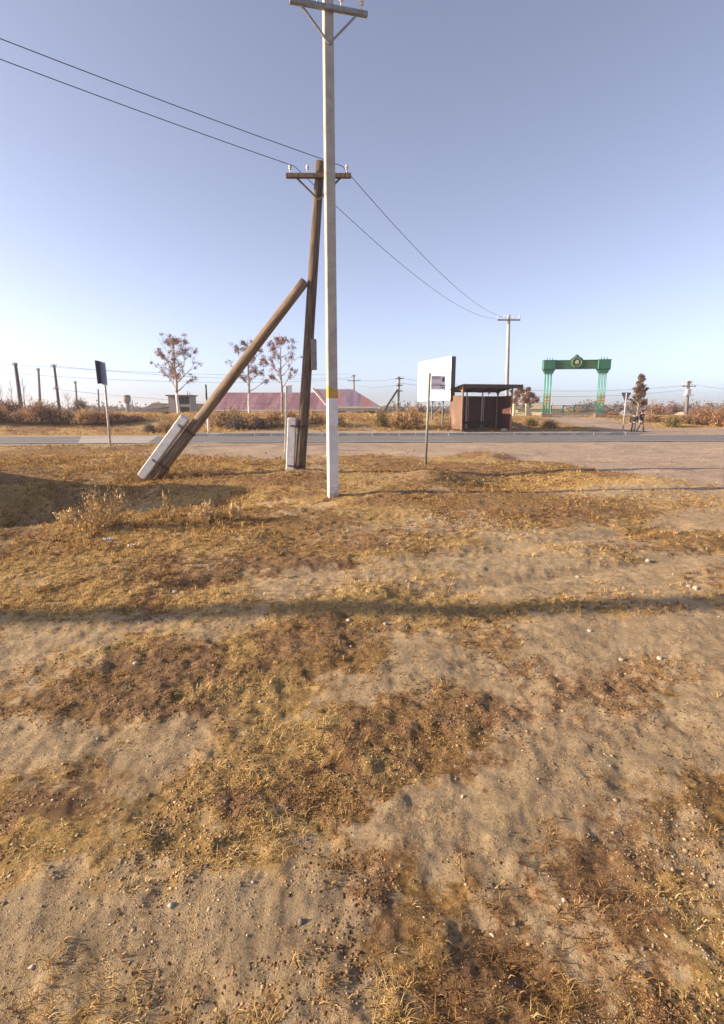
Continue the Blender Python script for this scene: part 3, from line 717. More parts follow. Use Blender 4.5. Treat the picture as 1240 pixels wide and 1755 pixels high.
for sgn in (-1, 1):
    for zz, hh in ((zb0 + (zbt - zb0) * .66, .17), (zb0 + (zbt - zb0) * .3, .15)):
        x = sgn * (.65) if sgn > 0 else -HWg + .75
        xe = HWg - .75 if sgn > 0 else -.65
        while x < xe:
            wd = rnd.uniform(.10, .15); k = rnd.randint(0, 3)
            mb.box((x, -.206, zz), (.028, .012, hh))
            if k != 1: mb.box((x + wd * .45, -.206, zz + hh / 2 - .015), (wd * .8, .012, .028))
            if k != 2: mb.box((x + wd * .45, -.206, zz), (wd * .7, .011, .026))
            if k != 0: mb.box((x + wd * .85, -.206, zz), (.027, .0125, hh))
            x += wd + .07
mb.build('lettering', M_gdt, bmw)
ze = topz(987, 622, YG) - mid.z
mb = MB(); ring = [(.62 * math.cos(a), .62 * math.sin(a) * .92) for a in [2 * math.pi * k / 24 for k in range(24)]]
mb.prism(ring, (0, .5, 0), (0, -.27, ze)); 
for sx in (-1, 1): mb.prism([(sx * .35, -.42), (sx * .95, -.62), (sx * .9, -.35), (sx * .5, -.1)][::sx], (0, .44, 0), (0, -.22, ze))
mb.ball((0, 0, ze + .62), .17, 8, 6, (1.2, 1, .8)); em = mb.build('emblem', M_gr, t)
mb = MB(); mb.tube([(.43 * math.cos(a), -.29, ze + .40 * math.sin(a)) for a in [2 * math.pi * k / 24 for k in range(25)]], .05, 5, False)
for sx in (-1, 1):
    for k in range(5):
        a = -1.1 + k * .5; mb.ball((sx * .48 * math.cos(a), -.29, ze + .45 * math.sin(a)), .07, 6, 4, (1, .4, 1))
mb.build('wreath', mat('green_gold', (.11, .17, .06), (.16, .19, .07), 9, .5), em)
mb = MB(); mb.prism([(-.18, -.12), (.18, -.12), (.16, .1), (.05, .24), (-.05, .24), (-.16, .1)], (0, .03, 0), (0, -.31, ze)); mb.prism([(-.05, -.11), (.05, -.11), (0, .05)], (0, .01, 0), (0, -.33, ze)); mb.build('crest', mat('pale_crest', (.42, .42, .30), (.30, .32, .2), 12, .5), em)

# ------------------------------------------------------------------ fence left of / behind the gate
def fence_run(name, p0, p1, hgt, npost, label, low=.28, grid=False):
    t = thing(name, p0, label, 'fence'); d = p1 - p0
    mb = MB(); L = Vector((d.x, d.y, 0)).length; an = math.atan2(d.y, d.x)
    for i in range(npost):
        f = i / max(1, npost - 1); P_ = d * f
        m1 = MB(); m1.box((P_.x, P_.y, P_.z + hgt / 2 + low - .1), (.11, .11, hgt + .25), None, .01); m1.build('post', M_fp, t)
    for z in (low + .1, low + hgt): mb.beam(Vector((0, 0, z)), d + Vector((0, 0, z)), .04)
    n = int(L / .16)
    for i in range(n): 
        q = d * ((i + .5) / n); mb.box((q.x, q.y, q.z + low + hgt / 2 + .03), (.018, .018, hgt - .08))
    mb.build('rails', M_fr, t)
    m1 = MB(); m1.box((0, 0, 0), (L, .25, low * 1.6)); o = m1.build('low_wall', M_cr, t); o.location = d / 2 + Vector((0, 0, low * .3)); o.rotation_euler = (0, -math.atan2(d.z, L), an)
    return t
M_fp = mat('green_fence_post', (.05, .26, .13), (.04, .2, .09), 6, .5, bmp=.001)
M_fr = mat('faded_green_rail', (.13, .27, .17), (.10, .2, .12), 6, .6, bmp=.001)
fence_run('railing_fence', gpos(880, 56), gpos(931, 55), .72, 3, 'green railing on a cream plinth left of the arch, behind the shelter', .30)
fence_run('railing_fence', gpos(943, 57), gpos(1022, 57.5), .80, 5, 'green posted railing seen through the arch opening', .28)
# cream gate wall with green lattice panel
g0 = gpos(878, 54.5); t = thing('lattice_gate', g0, 'cream wall bay with green lattice panel right beside the bus shelter', 'gate')
hh = topz(880, 693, 54.5) - g0.z
mb = MB(); mb.box((.1, 0, hh / 2), (.22, .3, hh + .1), None, .01); mb.box((1.33, 0, hh / 2), (.16, .3, hh + .1), None, .01); mb.prism([(1.4, 0), (2.05, 0), (1.42, hh)], (0, .2, 0), (0, -.1, 0)); mb.build('wall', M_cr, t)
mb = MB()
for k in range(9): mb.beam((.24, 0, .2 + k * .09), (1.22, 0, .2 + k * .09 + .12 * (-1) ** k), .02)
for k in range(10): mb.box((.26 + k * .105, 0.0, .6), (.02, .03, .85))
mb.box((.72, 0, .17), (1.0, .05, .05)); mb.box((.72, 0, 1.03), (1.0, .05, .05)); mb.build('lattice_panel', mat('olive_lattice', (.10, .18, .06), (.14, .12, .06), 8, .6), t)

# ------------------------------------------------------------------ yield sign (seen from behind)
g = G(1066.5, 739.5); g.z = .05; Yy = g.y; h = topz(1071, 672.5, Yy) - g.z
t = thing('yield_sign', g, 'grey back of an inverted triangle give way sign on a pale post', 'road sign')
mb = MB(); mb.cyl((0, 0, -.2), (0.02, 0, h - .05), .045, 10); mb.build('post', mat('pale_post', (.50, .44, .42), (.38, .33, .3), 6, .6, .1), t)
mb = MB(); hwt = 8 / F * Yy * 1.02; 
tri = [(-hwt, 0), (-hwt + .05, .04), (hwt - .05, .04), (hwt, 0), (.04, -.58), (-.04, -.58)]
mb.prism([(x, z) for x, z in tri], (0, .015, 0), (.02, .05, h - .05)); mb.build('plate', mat('sign_back_grey', (.17, .18, .20), (.13, .135, .15), 7, .5, .4), t)
mb = MB(); [mb.box((.02, .03, h - z), (.16, .03, .03)) for z in (.12, .34)]; mb.split('bracket', M_steel, t)

# ------------------------------------------------------------------ distant poles
def far_pole(px0, py0, px1, py1, Y, r, label, arm=None, box=False, mt=None, name='utility_pole', lean=0.0, square=False, group=None):
    g = gpos(px1, Y, -.1); tp = at(px0, py0, Y) - g
    if py1 is not None: pass
    t = thing(name, g, label, 'utility pole', group=group)
    mb = MB(); mb.tube([(0, 0, -.3), tp * .5, tp], [r * 1.15, r, r * .85], 8 if not square else 4); mb.build('mast', mt or M_wood, t)
    if arm:
        for (dz, hw) in arm:
            mb = MB(); mb.box((tp.x, -.1, tp.z - dz), (2 * hw, .09, .09)); mb.build('crossarm', M_wood, t)
            mb = MB(); 
            for x in (-hw * .95, hw * .95, -hw * .4, hw * .4): insulator(mb, (tp.x + x, -.1, tp.z - dz + .04), 1.6)
            mb.split('insulator', M_porc, t, 4)
    if box:
        mb = MB(); mb.box((tp.x * .75 - .12, -.2, tp.z * .68), (.5, .45, .75), None, .03); mb.box((tp.x * .75, -.2, tp.z * .60), (1.0, .4, .07)); mb.build('transformer', mat('pale_cabinet', (.55, .52, .5), (.45, .42, .4), 5, .6), t)
    return g + tp
M_dw = mat('dark_pole_wood', (.10, .085, .08), (.065, .05, .05), 4, .9, bmp=.004)
M_gw = mat('grey_pole_wood', (.24, .21, .20), (.16, .14, .13), 4, .9, bmp=.004)
TP = {}
TP['a'] = far_pole(26, 622, 38, None, 62, .20, 'thick dark wooden pole, leftmost of the row beyond the road', mt=M_dw, arm=[(.25, .3)])
TP['b'] = far_pole(65.5, 631, 70.5, None, 75, .17, 'slim grey pole second from left in the row beyond the road', mt=M_gw, arm=[(.3, .25)])
TP['c'] = far_pole(92.5, 625, 103.5, None, 66, .16, 'dark wooden pole with bracket halfway up, third from left beyond the road', mt=M_dw, arm=[(.2, .35), (2.9, .35)])
TP['d'] = far_pole(129, 654, 134, None, 85, .15, 'short grey pole fourth from left behind round scrub', mt=M_gw, arm=[(.2, .25)])
TP['e'] = far_pole(168, 667, 171, None, 90, .12, 'small thin dark pole just left of the folded road sign', mt=M_dw)
far_pole(226.5, 686, 228, None, 110, .08, 'tiny faint pole right of the small water tower', mt=M_gw)
TP['f'] = far_pole(606, 643, 607, None, 88, .15, 'crossarm pole rising behind the red barn roof', mt=M_gw, arm=[(.9, 1.1), (.15, .35)])
TP['g'] = far_pole(684, 646, 681, None, 58, .13, 'grey pole with side brackets right of the red barns', mt=M_gw, arm=[(.2, .45), (.9, .35), (1.5, .35), (2.9, .2)])
TP['i'] = far_pole(871.5, 540, 867, None, 44, .14, 'tall pale concrete pole rising behind the bus shelter roof', mt=M_conc, arm=[(.4, .9)], square=True)
TP['j'] = far_pole(1180, 653, 1175, None, 62, .17, 'pole with pale transformer box standing among the scrub at right', mt=M_gw, arm=[(.2, .3), (.6, .8)], box=True)
TP['k'] = far_pole(1053, 545, 1053, None, 400, .01, 'x') if False else None
far_pole(1218, 691, 1218, None, 95, .07, 'tiny low pole with crossbar above the scrub at far right', mt=M_dw, arm=[(.1, 1.1)])
far_pole(698, 694, 698, None, 100, .08, 'tiny dark stub pole between barn and billboard', mt=M_dw)
# strut of pole g
g = gpos(653, 57); e = at(681, 668, 58) - g
t = thing('strut_pole', g, 'thin distant strut leaning right onto the grey pole beside the barns', 'strut pole')
mb = MB(); mb.tube([(0, 0, -.1), e], [.13, .10], 8); mb.build('log', M_dw, t)
# water tower
g = gpos(219, 120, -.2); tp = at(217, 677, 120) - g
t = thing('water_tower', g, 'small distant water tower with bulging tank on a thin stem', 'water tower')
mb = MB(); mb.tube([(0, 0, 0), (tp.x, 0, tp.z - 1.6)], .38, 10); mb.build('stem', M_gw, t)
mb = MB(); mb.tube([(tp.x, 0, tp.z - 1.9), (tp.x, 0, tp.z - 1.3), (tp.x, 0, tp.z - .2), (tp.x, 0, tp.z)], [.45, .8, .8, .5], 14); mb.build('tank', mat('rusty_tank', (.22, .17, .15), (.16, .12, .10), 3, .7), t)
# out-of-frame pole on the left whose long shadow crosses the foreground
g = Vector((-20.0, 2.62, H(-20.0, 2.62)))
t = thing('concrete_pole', g, 'round concrete pole standing off the left edge, only its long shadow in view', 'utility pole')
mb = MB(); mb.tube([(0, 0, -.3), (0, 0, 4), (0, 0, 10.5)], [.19, .17, .145], 14); mb.build('shaft', M_conc, t)

# ------------------------------------------------------------------ overhead wires
def wire(a, b, sag, label, r=.011):
    a, b = Vector(a), Vector(b); n = 24; mb = MB()
    pts = [a.lerp(b, i / n) - Vector((0, 0, 4 * sag * (i / n) * (1 - i / n))) for i in range(n + 1)]
    o = (MB().tube([p - a for p in pts], r, 5)).build('overhead_wire', M_cable); o.location = a
    prop(o, label, 'wire', 'overhead wires')
def V3(x, y, z): return Vector((x, y, z))
wire(at(-60, 619, 62), at(600, 641, 88), .7, 'overhead wire from the leftmost dark pole to the crossarm pole, upper strand', .016)
wire(at(-60, 634, 62), at(600, 650, 88), .9, 'overhead wire from the leftmost dark pole to the crossarm pole, lower strand', .016)
wire(at(93, 627, 66), at(607, 647, 88), .8, 'overhead wire from top of the third left pole towards the barns', .016)
wire(at(103, 668, 66), at(484, 692, 95), .5, 'low overhead wire from the bracket of the third left pole', .016)
wire(at(610, 650, 88), at(684, 648, 58), .3, 'overhead wire between the two poles beside the red barn, upper', .014)
wire(at(610, 660, 88), at(683, 660, 58), .3, 'overhead wire between the two poles beside the red barn, lower', .014)
wire(at(684, 648, 58), at(1180, 660, 62), 1.0, 'overhead wire passing behind billboard and arch, upper strand', .014)
wire(at(684, 656, 58), at(1176, 668, 62), 1.1, 'overhead wire passing behind billboard and arch, lower strand', .014)
wire(at(1180, 658, 62), at(1420, 676, 50), .3, 'overhead wire leaving the transformer pole to the right', .014)

for k_, dx in enumerate((-.55, .55)):
    wire(pole_top + Vector((dx, 0, 0)), V3(-20 + dx * .4, 2.62, 10.3), .35, ('left' if k_ == 0 else 'right') + ' one of two wires leaving the wooden pole top towards the viewer left', .008)
    wire(pole_top + Vector((dx, 0, 0)), TP['i'] + Vector((dx, 0, -.3)), .9, ('left' if k_ == 0 else 'right') + ' one of two wires from the wooden pole top to the pole behind the shelter', .008)
# ------------------------------------------------------------------ barns and hut
def roof_mat(name, a, b, c):
    m, nt, p = new_mat(name)
    tc = N(nt, 'ShaderNodeTexCoord'); wv = N(nt, 'ShaderNodeTexWave'); wv.bands_direction = 'X'; wv.inputs['Scale'].default_value = 3.2; wv.inputs['Distortion'].default_value = .0
    nt.links.new(tc.outputs['Object'], wv.inputs[0])
    mp = N(nt, 'ShaderNodeMapping'); mp.inputs['Scale'].default_value = (1.0, .12, .12); nt.links.new(tc.outputs['Object'], mp.inputs[0])
    f = noise(nt, .9, 4, .7, mp.outputs[0])
    cc = ramp(nt, f, [(.40, a), (.5, b), (.60, c)]); nt.links.new(cc, p.inputs['Base Color']); p.inputs['Roughness'].default_value = .55
    nt.links.new(bump(nt, wv.outputs['Fac'], .04, .8), p.inputs['Normal']); return m
M_red = roof_mat('red_metal_roof', (.16, .065, .08), (.21, .09, .115), (.28, .15, .18))
M_mau = roof_mat('mauve_metal_roof', (.13, .09, .16), (.25, .165, .21), (.27, .10, .10))
M_wallw = mat('white_plaster', (.66, .61, .55), (.52, .48, .43), 1.5, .9, bmp=.004, dirt=(.45, .38, .3))
def barn(name, px0, px1, pxr0, pxr1, yr, ye, Y, dep, label, m, over=.5):
    """hipped / gabled barn: eave line px0..px1 at y ye (depth Y), ridge pxr0..pxr1 at y yr (depth Y + dep/2)"""
    e0, e1 = at(px0, ye, Y), at(px1, ye, Y); r0, r1 = at(pxr0, yr, Y + dep / 2), at(pxr1, yr, Y + dep / 2)
    gz = -.6; c = Vector(((e0.x + e1.x) / 2, Y, gz)); t = thing(name, c, label, 'building')
    ez, rz = (e0.z + e1.z) / 2 - gz, (r0.z + r1.z) / 2 - gz
    x0, x1, q0, q1 = e0.x - c.x, e1.x - c.x, r0.x - c.x, r1.x - c.x
    mb = MB(); mb.box(((x0 + x1) / 2, dep / 2, ez / 2 - .03), (x1 - x0 - over * 2, dep - over * 2, ez - .06)); wl = mb.build('wall', M_wallw, t)
    th_ = .12
    V = [(x0, 0, ez), (x1, 0, ez), (x1, dep, ez), (x0, dep, ez), (q0, dep / 2, rz), (q1, dep / 2, rz)]
    mb = MB(); V2 = [(a, b_, z + th_) for a, b_, z in V]
    mb.add(V + V2, [(3, 2, 1, 0), (6, 7, 11, 10), (8, 9, 10, 11), (9, 6, 10), (7, 8, 11), (0, 1, 7, 6), (1, 2, 8, 7), (2, 3, 9, 8), (3, 0, 6, 9)])
    mb.build('roof', m, t)
    mb = MB(); mb.box(((x0 + x1) / 2, -.03, ez - .02), (x1 - x0, .05, .26)); mb.build('fascia', M_wallw, t)
    n = max(2, int((x1 - x0) / 3.2))
    for i in range(n):
        x = x0 + (x1 - x0) * (i + .5) / n; mb = MB(); mb.box((x, over - .01, ez - .85), (1.3, .08, .8)); wn = mb.build('window', M_wallw, t)
        mb = MB(); mb.box((x - .3, over - .06, ez - .85), (.5, .03, .65)); mb.box((x + .3, over - .06, ez - .85), (.5, .03, .65)); mb.split('pane', M_dark, wn)
    return t, c, (x0, x1, q0, q1, ez, rz)
barn('barn', 345, 560, 388, 548, 674, 703.5, 92, 12, 'long low barn with dull red metal roof, behind the bushes and small trees', M_red)
t, c, (x0, x1, q0, q1, ez, rz) = barn('barn', 563, 652, 537, 604, 668.5, 698, 76, 9, 'smaller barn with mauve and red hipped roof and white eaves, right of the long barn', M_mau)
# pale bargeboard on its left gable
mb = MB(); mb.beam((x0 - .05, -.08, ez + .1), (q0 - .05, 4.45, rz + .22), .50, .12); mb.build('bargeboard', mat('pink_trim', (.62, .42, .36), (.5, .33, .28), 3, .8), t)
# dilapidated flat roofed hut
Yh = 72; h0 = at(289, 699, Yh); h1 = at(327, 699, Yh); gz = -.6
t = thing('hut', (h0.x, Yh, gz), 'derelict grey block hut with dark open front and flat overhanging slab', 'building')
wz = topz(300, 679, Yh) - gz; wx = h1.x - h0.x
mb = MB(); mb.box((wx * .22, 1.2, wz / 2), (wx * .44, 2.4, wz)); mb.box((wx * .72, 2.3, wz / 2), (wx * .56, .2, wz)); mb.box((wx * .97, 1.1, wz / 2), (wx * .06, 2.2, wz)); mb.box((wx * .7, .1, wz - 1.25), (wx * .5, .15, .35)); mb.build('wall', mat('grey_block', (.34, .31, .30), (.25, .22, .21), 1.5, .9, bmp=.01), t)
mb = MB(); mb.box((wx * .5, 1.1, wz + .08), (wx * 1.14, 3.0, .16)); mb.build('roof_slab', mat('dark_slab', (.12, .10, .10), (.18, .15, .14), 3, .9), t)
mb = MB(); [mb.cyl((wx * f, .4, wz + .1), (wx * f, .4, wz + .1 + hh_), .05, 6) for f, hh_ in ((.85, .55), (.95, .4))]; mb.split('rebar', M_dark, t)
mb = MB(); [mb.box((wx * f, .25, wz - .62), (.05, .05, 1.1)) for f in (.52, .64, .78, .88)]; mb.split('bar', M_dark, t)
for (pa, pb_, py, lab) in ((250, 288, 690.5, 'low weathered slate roofed shed left of the derelict hut'), (328, 352, 691.5, 'low dark roofed shed right of the derelict hut')):
    q0_, q1_ = at(pa, py, 78), at(pb_, py, 78); t = thing('shed', (q0_.x, 78, -.6), lab, 'building'); wx = q1_.x - q0_.x; z = q0_.z + .6
    s_ = 1 if pa < 300 else 0
    mb = MB(); mb.box((wx / 2, 1.5, (z - .8) / 2), (wx, 3, z - .8)); mb.build('wall', mat('grey_block', (.3, .3, .3)), t)
    mb = MB(); mb.prism([(-.6, z - .95), (wx * .35, z), (wx + .2, z - .12), (wx + .2, z - .6), (0, z - .95)], (0, 3.4, 0), (0, -.2, 0)); mb.build('roof', mat('old_slate', (.30, .26, .22), (.22, .19, .16), 2, .9, bmp=.02), t)
# tan roofed house behind the arch
q0_, q1_ = at(884, 706, 85), at(966, 706, 85); t = thing('house', (q0_.x, 85, -.5), 'pale house with broad sandy roof behind the left foot of the arch', 'building')
wx = q1_.x - q0_.x; ez = topz(900, 701, 85) + .5; rz = topz(930, 690.5, 85) + .5
mb = MB(); mb.box((wx / 2, 4, ez / 2), (wx - .8, 7.4, ez)); mb.build('wall', M_cr, t)
mb = MB(); mb.add([(-.3, 0, ez), (wx + .3, 0, ez), (wx + .3, 8, ez), (-.3, 8, ez), (1.5, 4, rz), (wx - 2.2, 4, rz)], [(0, 1, 5, 4), (1, 2, 5), (2, 3, 4, 5), (3, 0, 4), (3, 2, 1, 0)])
mb.build('roof', mat('sandy_roof', (.48, .36, .25), (.40, .29, .2), 2, .85, bmp=.01), t)
mb = MB(); mb.box((wx * .55, 4, rz + .02), (wx * .45, .25, .1)); mb.build('ridge', M_dark, t)
# grey roofed hut near yield sign
q0_ = at(1068, 700, 110); q1_ = at(1083, 700, 110); wx = q1_.x - q0_.x; t = thing('house', (q0_.x, 110, -.5), 'tiny house with grey pyramid roof behind the give way sign', 'building')
ez = topz(1075, 709, 110) + .5; rz = topz(1075, 703.0, 110) + .5
mb = MB(); mb.box((wx / 2, 1, ez / 2), (wx * .8, 2, ez)); mb.build('wall', M_wallw, t)
mb = MB(); mb.add([(-.1, 0, ez - .1), (wx + .1, 0, ez - .1), (wx + .1, 2.2, ez - .1), (-.1, 2.2, ez - .1), (wx / 2, 1.1, rz + .3)], [(0, 1, 4), (1, 2, 4), (2, 3, 4), (3, 0, 4), (3, 2, 1, 0)]); mb.build('roof', mat('grey_roof', (.16, .17, .18), (.12, .125, .13), 3, .8), t)

# ------------------------------------------------------------------ vegetation
RUSTY = [(.0, (.09, .045, .03)), (.3, (.25, .135, .08)), (.6, (.42, .24, .135)), (1.0, (.60, .39, .23))]
ORANGE = [(.0, (.12, .065, .035)), (.3, (.31, .19, .095)), (.6, (.48, .315, .16)), (1.0, (.66, .48, .28))]
GREYB = [(.0, (.09, .065, .055)), (.4, (.17, .125, .10)), (1.0, (.32, .25, .20))]
PINKB = [(.0, (.10, .055, .045)), (.4, (.23, .13, .10)), (1.0, (.44, .29, .22))]
M_bush = {'rusty': leaf_mat('rusty_scrub', RUSTY), 'orange': leaf_mat('orange_scrub', ORANGE), 'grey': leaf_mat('grey_scrub', GREYB), 'pink': leaf_mat('pinkish_scrub', PINKB),
          'olive': leaf_mat('olive_scrub', [(.0, (.07, .05, .02)), (.5, (.20, .16, .06)), (1.0, (.40, .30, .13))])}
def bush_arrays(seed, nst, nlf, stem_w=.010, leaf=.045, flat=1.0):
    """unit dome (radius 1, height 1) of curved stems and small leaves"""
    rng = np.random.default_rng(seed); nseg = 5
    az = rng.uniform(0, 2 * np.pi, nst); el = np.arccos(rng.uniform(.02, 1, nst)) ; L = rng.uniform(.55, 1.05, nst)
    lump = 1 + .22 * np.sin(az * 3 + seed) + .15 * np.sin(az * 5 + seed * 2); L = L * (1 - .25 * (1 - lump))
    tt = np.linspace(0, 1, nseg + 1)[None, :, None]
    dirv = np.stack([np.sin(el) * np.cos(az), np.sin(el) * np.sin(az), np.cos(el)], 1)
    base = np.stack([rng.normal(0, .12, nst), rng.normal(0, .12, nst), np.zeros(nst)], 1)
    up = np.array([0, 0, 1.0])
    wob = rng.normal(0, .10, (nst, 3))
    pts = base[:, None] + (dirv[:, None] * tt * (1 - .25 * (1 - tt)) + up * (tt * (1 - tt)) * .35) * L[:, None, None] + wob[:, None] * np.sin(tt * 3.1)
    side = np.cross(dirv, rng.normal(0, 1, (nst, 3))); side /= np.linalg.norm(side, axis=1)[:, None] + 1e-6
    wd = stem_w * (1 - .75 * tt)
    A_, B_ = pts - side[:, None] * wd, pts + side[:, None] * wd
    V = np.stack([A_, B_], 2).reshape(-1, 3); V[:, 2] = np.maximum(V[:, 2], -.02)
    idx = np.arange(nst * (nseg + 1) * 2).reshape(nst, nseg + 1, 2)
    Fs = np.stack([idx[:, :-1, 0], idx[:, :-1, 1], idx[:, 1:, 1], idx[:, 1:, 0]], -1).reshape(-1, 4)
    tint = np.repeat(rng.uniform(.1, .8, nst), (nseg + 1) * 2)
    # twigs / leaves
    si = rng.integers(0, nst, nlf); f = rng.uniform(.25, 1.0, nlf) ** .7
    k = np.clip((f * nseg).astype(int), 0, nseg - 1); fr = (f * nseg - k)[:, None]
    c = pts[si, k] * (1 - fr) + pts[si, k + 1] * fr + rng.normal(0, .05, (nlf, 3))
    u_ = rng.normal(0, 1, (nlf, 3)); u_ += dirv[si] * .8; u_ /= np.linalg.norm(u_, axis=1)[:, None]
    v_ = np.cross(u_, rng.normal(0, 1, (nlf, 3))); v_ /= np.linalg.norm(v_, axis=1)[:, None]
    ll = (leaf * rng.uniform(.6, 1.7, nlf))[:, None]; lw = ll * rng.uniform(.16, .4, nlf)[:, None]
    Q = np.stack([c - v_ * lw, c + u_ * ll * .5 - v_ * lw * .2, c + u_ * ll + v_ * lw * .3, c + v_ * lw], 1).reshape(-1, 3)
    Q[:, 2] = np.maximum(Q[:, 2], 0)
    Fl = np.arange(nlf * 4).reshape(-1, 4) + len(V)
    tl = np.repeat(np.clip(tint.reshape(nst, -1)[si, 0] + rng.normal(0, .2, nlf) , 0, 1), 4)
    return np.concatenate([V, Q]), np.concatenate([Fs, Fl]), np.concatenate([tint, tl])
BT = []
for s in range(4):
    V, Fq, ti = bush_arrays(s + 1, 320, 5200, .012, .065)
    BT.append(np_mesh('scrub_bush', V, Fq, M_bush['rusty'], ti, link=False))
rndb = random.Random(11)
def bush(px, hwpx, topy, Y, colr, label, name='scrub_bush'):
    if Y < 44 and px < 730:
        v_ = (37.2 if px < 240 else 36.0) + (Y - 41) * .25 + rndb.uniform(-.3, .3); Y = v_ + RS * (px - CX) / F * v_; hwpx *= 1.12
    elif px > 1100 and Y <= 56: Y = Y - 6
    g = gpos(px, Y); hw = hwpx / F * Y; h = max(.3, topz(px, topy, Y) - g.z) * rndb.uniform(1.0, 1.3)
    o = bpy.data.objects.new(name, BT[rndb.randrange(4)]); col.objects.link(o)
    o.location = g; o.scale = (hw, hw * .8, h); o.rotation_euler = (0, 0, rndb.uniform(0, 6))
    o.scale = (hw, hw, h)
    o.material_slots[0].link = 'OBJECT'; o.material_slots[0].material = M_bush[colr]
    prop(o, label, 'bush', 'dry bushes beyond the road')
for b_ in (
    (12, 34, 684, 44, 'pink', 'tall pinkish bush at the extreme left beyond the road'),
    (-12, 30, 694, 40, 'rusty', 'rust brown bush cut off by the left edge'),
    (40, 20, 699, 41, 'rusty', 'bush at the foot of the thick dark leftmost pole'),
    (68, 25, 690, 41, 'rusty', 'big dark hearted bush under the second pole from left'),
    (90, 20, 699, 43, 'rusty', 'brown bush between second and third poles from left'),
    (117, 20, 700, 41, 'orange', 'orange bush right of the third left pole'),
    (150, 24, 696, 41, 'orange', 'broad orange bush left of the folded road sign'),
    (168, 20, 704, 39.5, 'rusty', 'low brown bush just left of the folded road sign post'),
    (190, 22, 704, 40, 'rusty', 'dark bush directly behind the folded road sign post'),
    (212, 16, 710, 41, 'orange', 'small bush right of the folded road sign post'),
    (138, 15, 682, 62, 'grey', 'round grey leafless shrub beside the fourth left pole'),
    (256, 10, 726, 37, 'grey', 'small dark shrub on the far verge left of the white beam'),
    (285, 15, 722, 35.6, 'orange', 'small orange bush behind the top of the leaning white beam'),
    (282, 14, 703, 45, 'olive', 'olive tuft left of the first whitewashed tree'),
    (372, 18, 704, 43, 'orange', 'straw bush right of the leaning pole'),
    (395, 25, 697, 41, 'orange', 'broad straw bush left of the second whitewashed tree'),
    (405, 20, 713, 38.8, 'grey', 'grey shrub standing in for shadow low before the second whitewashed tree'),  # shadow at the foot of the straw bushes, put in as grey scrub
    (432, 22, 707, 40.5, 'orange', 'straw bush right of the second whitewashed tree'),
    (440, 16, 716, 38.6, 'grey', 'small grey shrub standing in for shadow between second and third whitewashed trees'),  # another patch of bush shadow given as a grey coloured shrub
    (467, 18, 703, 41, 'orange', 'straw bush left of the slim cream post'),
    (497, 14, 702, 43, 'orange', 'straw bush between slim cream post and wooden pole'),
    (538, 16, 706, 42, 'orange', 'straw bush just right of the upright wooden pole'),
    (612, 9, 704, 50, 'rusty', 'small rusty bush in front of the smaller barn wall'),
    (640, 7, 707, 50, 'olive', 'tiny olive bush at the right end of the smaller barn'),
    (654, 11, 700, 41, 'olive', 'greenish bush at the foot of the distant strut'),
    (682, 17, 703, 39, 'orange', 'orange bush left of the billboard'),
    (706, 19, 700, 38.5, 'orange', 'big tangled orange bush under the left end of the billboard'),
    (716, 13, 689, 70, 'grey', 'grey bare shrub behind the billboard left edge'),
    (750, 13, 704, 46, 'rusty', 'rust bush seen between the billboard legs'),
    (765, 10, 712, 42, 'olive', 'olive bush between billboard leg and shelter'),
    (908, 14, 716, 42, 'olive', 'low olive bush in the grass right of the shelter'),
    (940, 16, 718, 40, 'orange', 'low orange bush in front of the left arch foot'),
    (985, 20, 700, 59, 'orange', 'orange scrub seen through the arch opening behind the railing'),
    (1015, 14, 705, 59, 'orange', 'low orange scrub behind the railing near the right arch foot'),
    (578, 14, 707, 40, 'orange', 'straw tuft behind the white pole on the bank'),
    (232, 14, 709, 41, 'rusty', 'rusty tuft between the folded sign and the water tower'),
    (1048, 16, 706, 56, 'rusty', 'low rusty bush right of the arch'),
    (1122, 18, 690, 72, 'rusty', 'tall red brown bush behind the two walkers'),
    (1150, 14, 694, 90, 'pink', 'hazy mauve bush left of the transformer pole'),
    (1118, 20, 708, 52, 'orange', 'long straw bush right of the two walkers'),
    (1190, 14, 692, 70, 'pink', 'pinkish bush right of the transformer pole'),
    (1208, 22, 698, 50, 'rusty', 'large rusty bush near the right edge'),
    (1236, 20, 694, 48, 'rusty', 'dark rusty bush at the right edge'),
    (1172, 16, 710, 50, 'orange', 'low straw bush at the foot of the transformer pole'),
    (1150, 14, 712, 48, 'olive', 'low olive bush in front of the tan mound')):
    bush(*b_)
# tan earth mound on the right
g = gpos(1150, 66); mb = MB(); rnd = random.Random(5); nx, ny = 22, 10; vs = []; fs = []
for i in range(nx + 1):
    for j in range(ny + 1):
        u_, v_ = i / nx, j / ny; hgt = math.sin(math.pi * v_) * (u_ ** 1.3 if u_ < .85 else (1 - u_) / .15 * .8) 
        vs.append(((u_ - .5) * 3.6, (v_ - .5) * 3, hgt * 1.25 + rnd.uniform(-.05, .05) - .1))
fs = [(i * (ny + 1) + j, (i + 1) * (ny + 1) + j, (i + 1) * (ny + 1) + j + 1, i * (ny + 1) + j + 1) for i in range(nx) for j in range(ny)]
mb.add(vs, fs); o = mb.build('earth_mound', mat('tan_earth', (.52, .42, .29), (.42, .32, .21), 3, .95, bmp=.02)); o.location = g; prop(o, 'bare tan earth mound sloping up towards the transformer pole', 'mound')

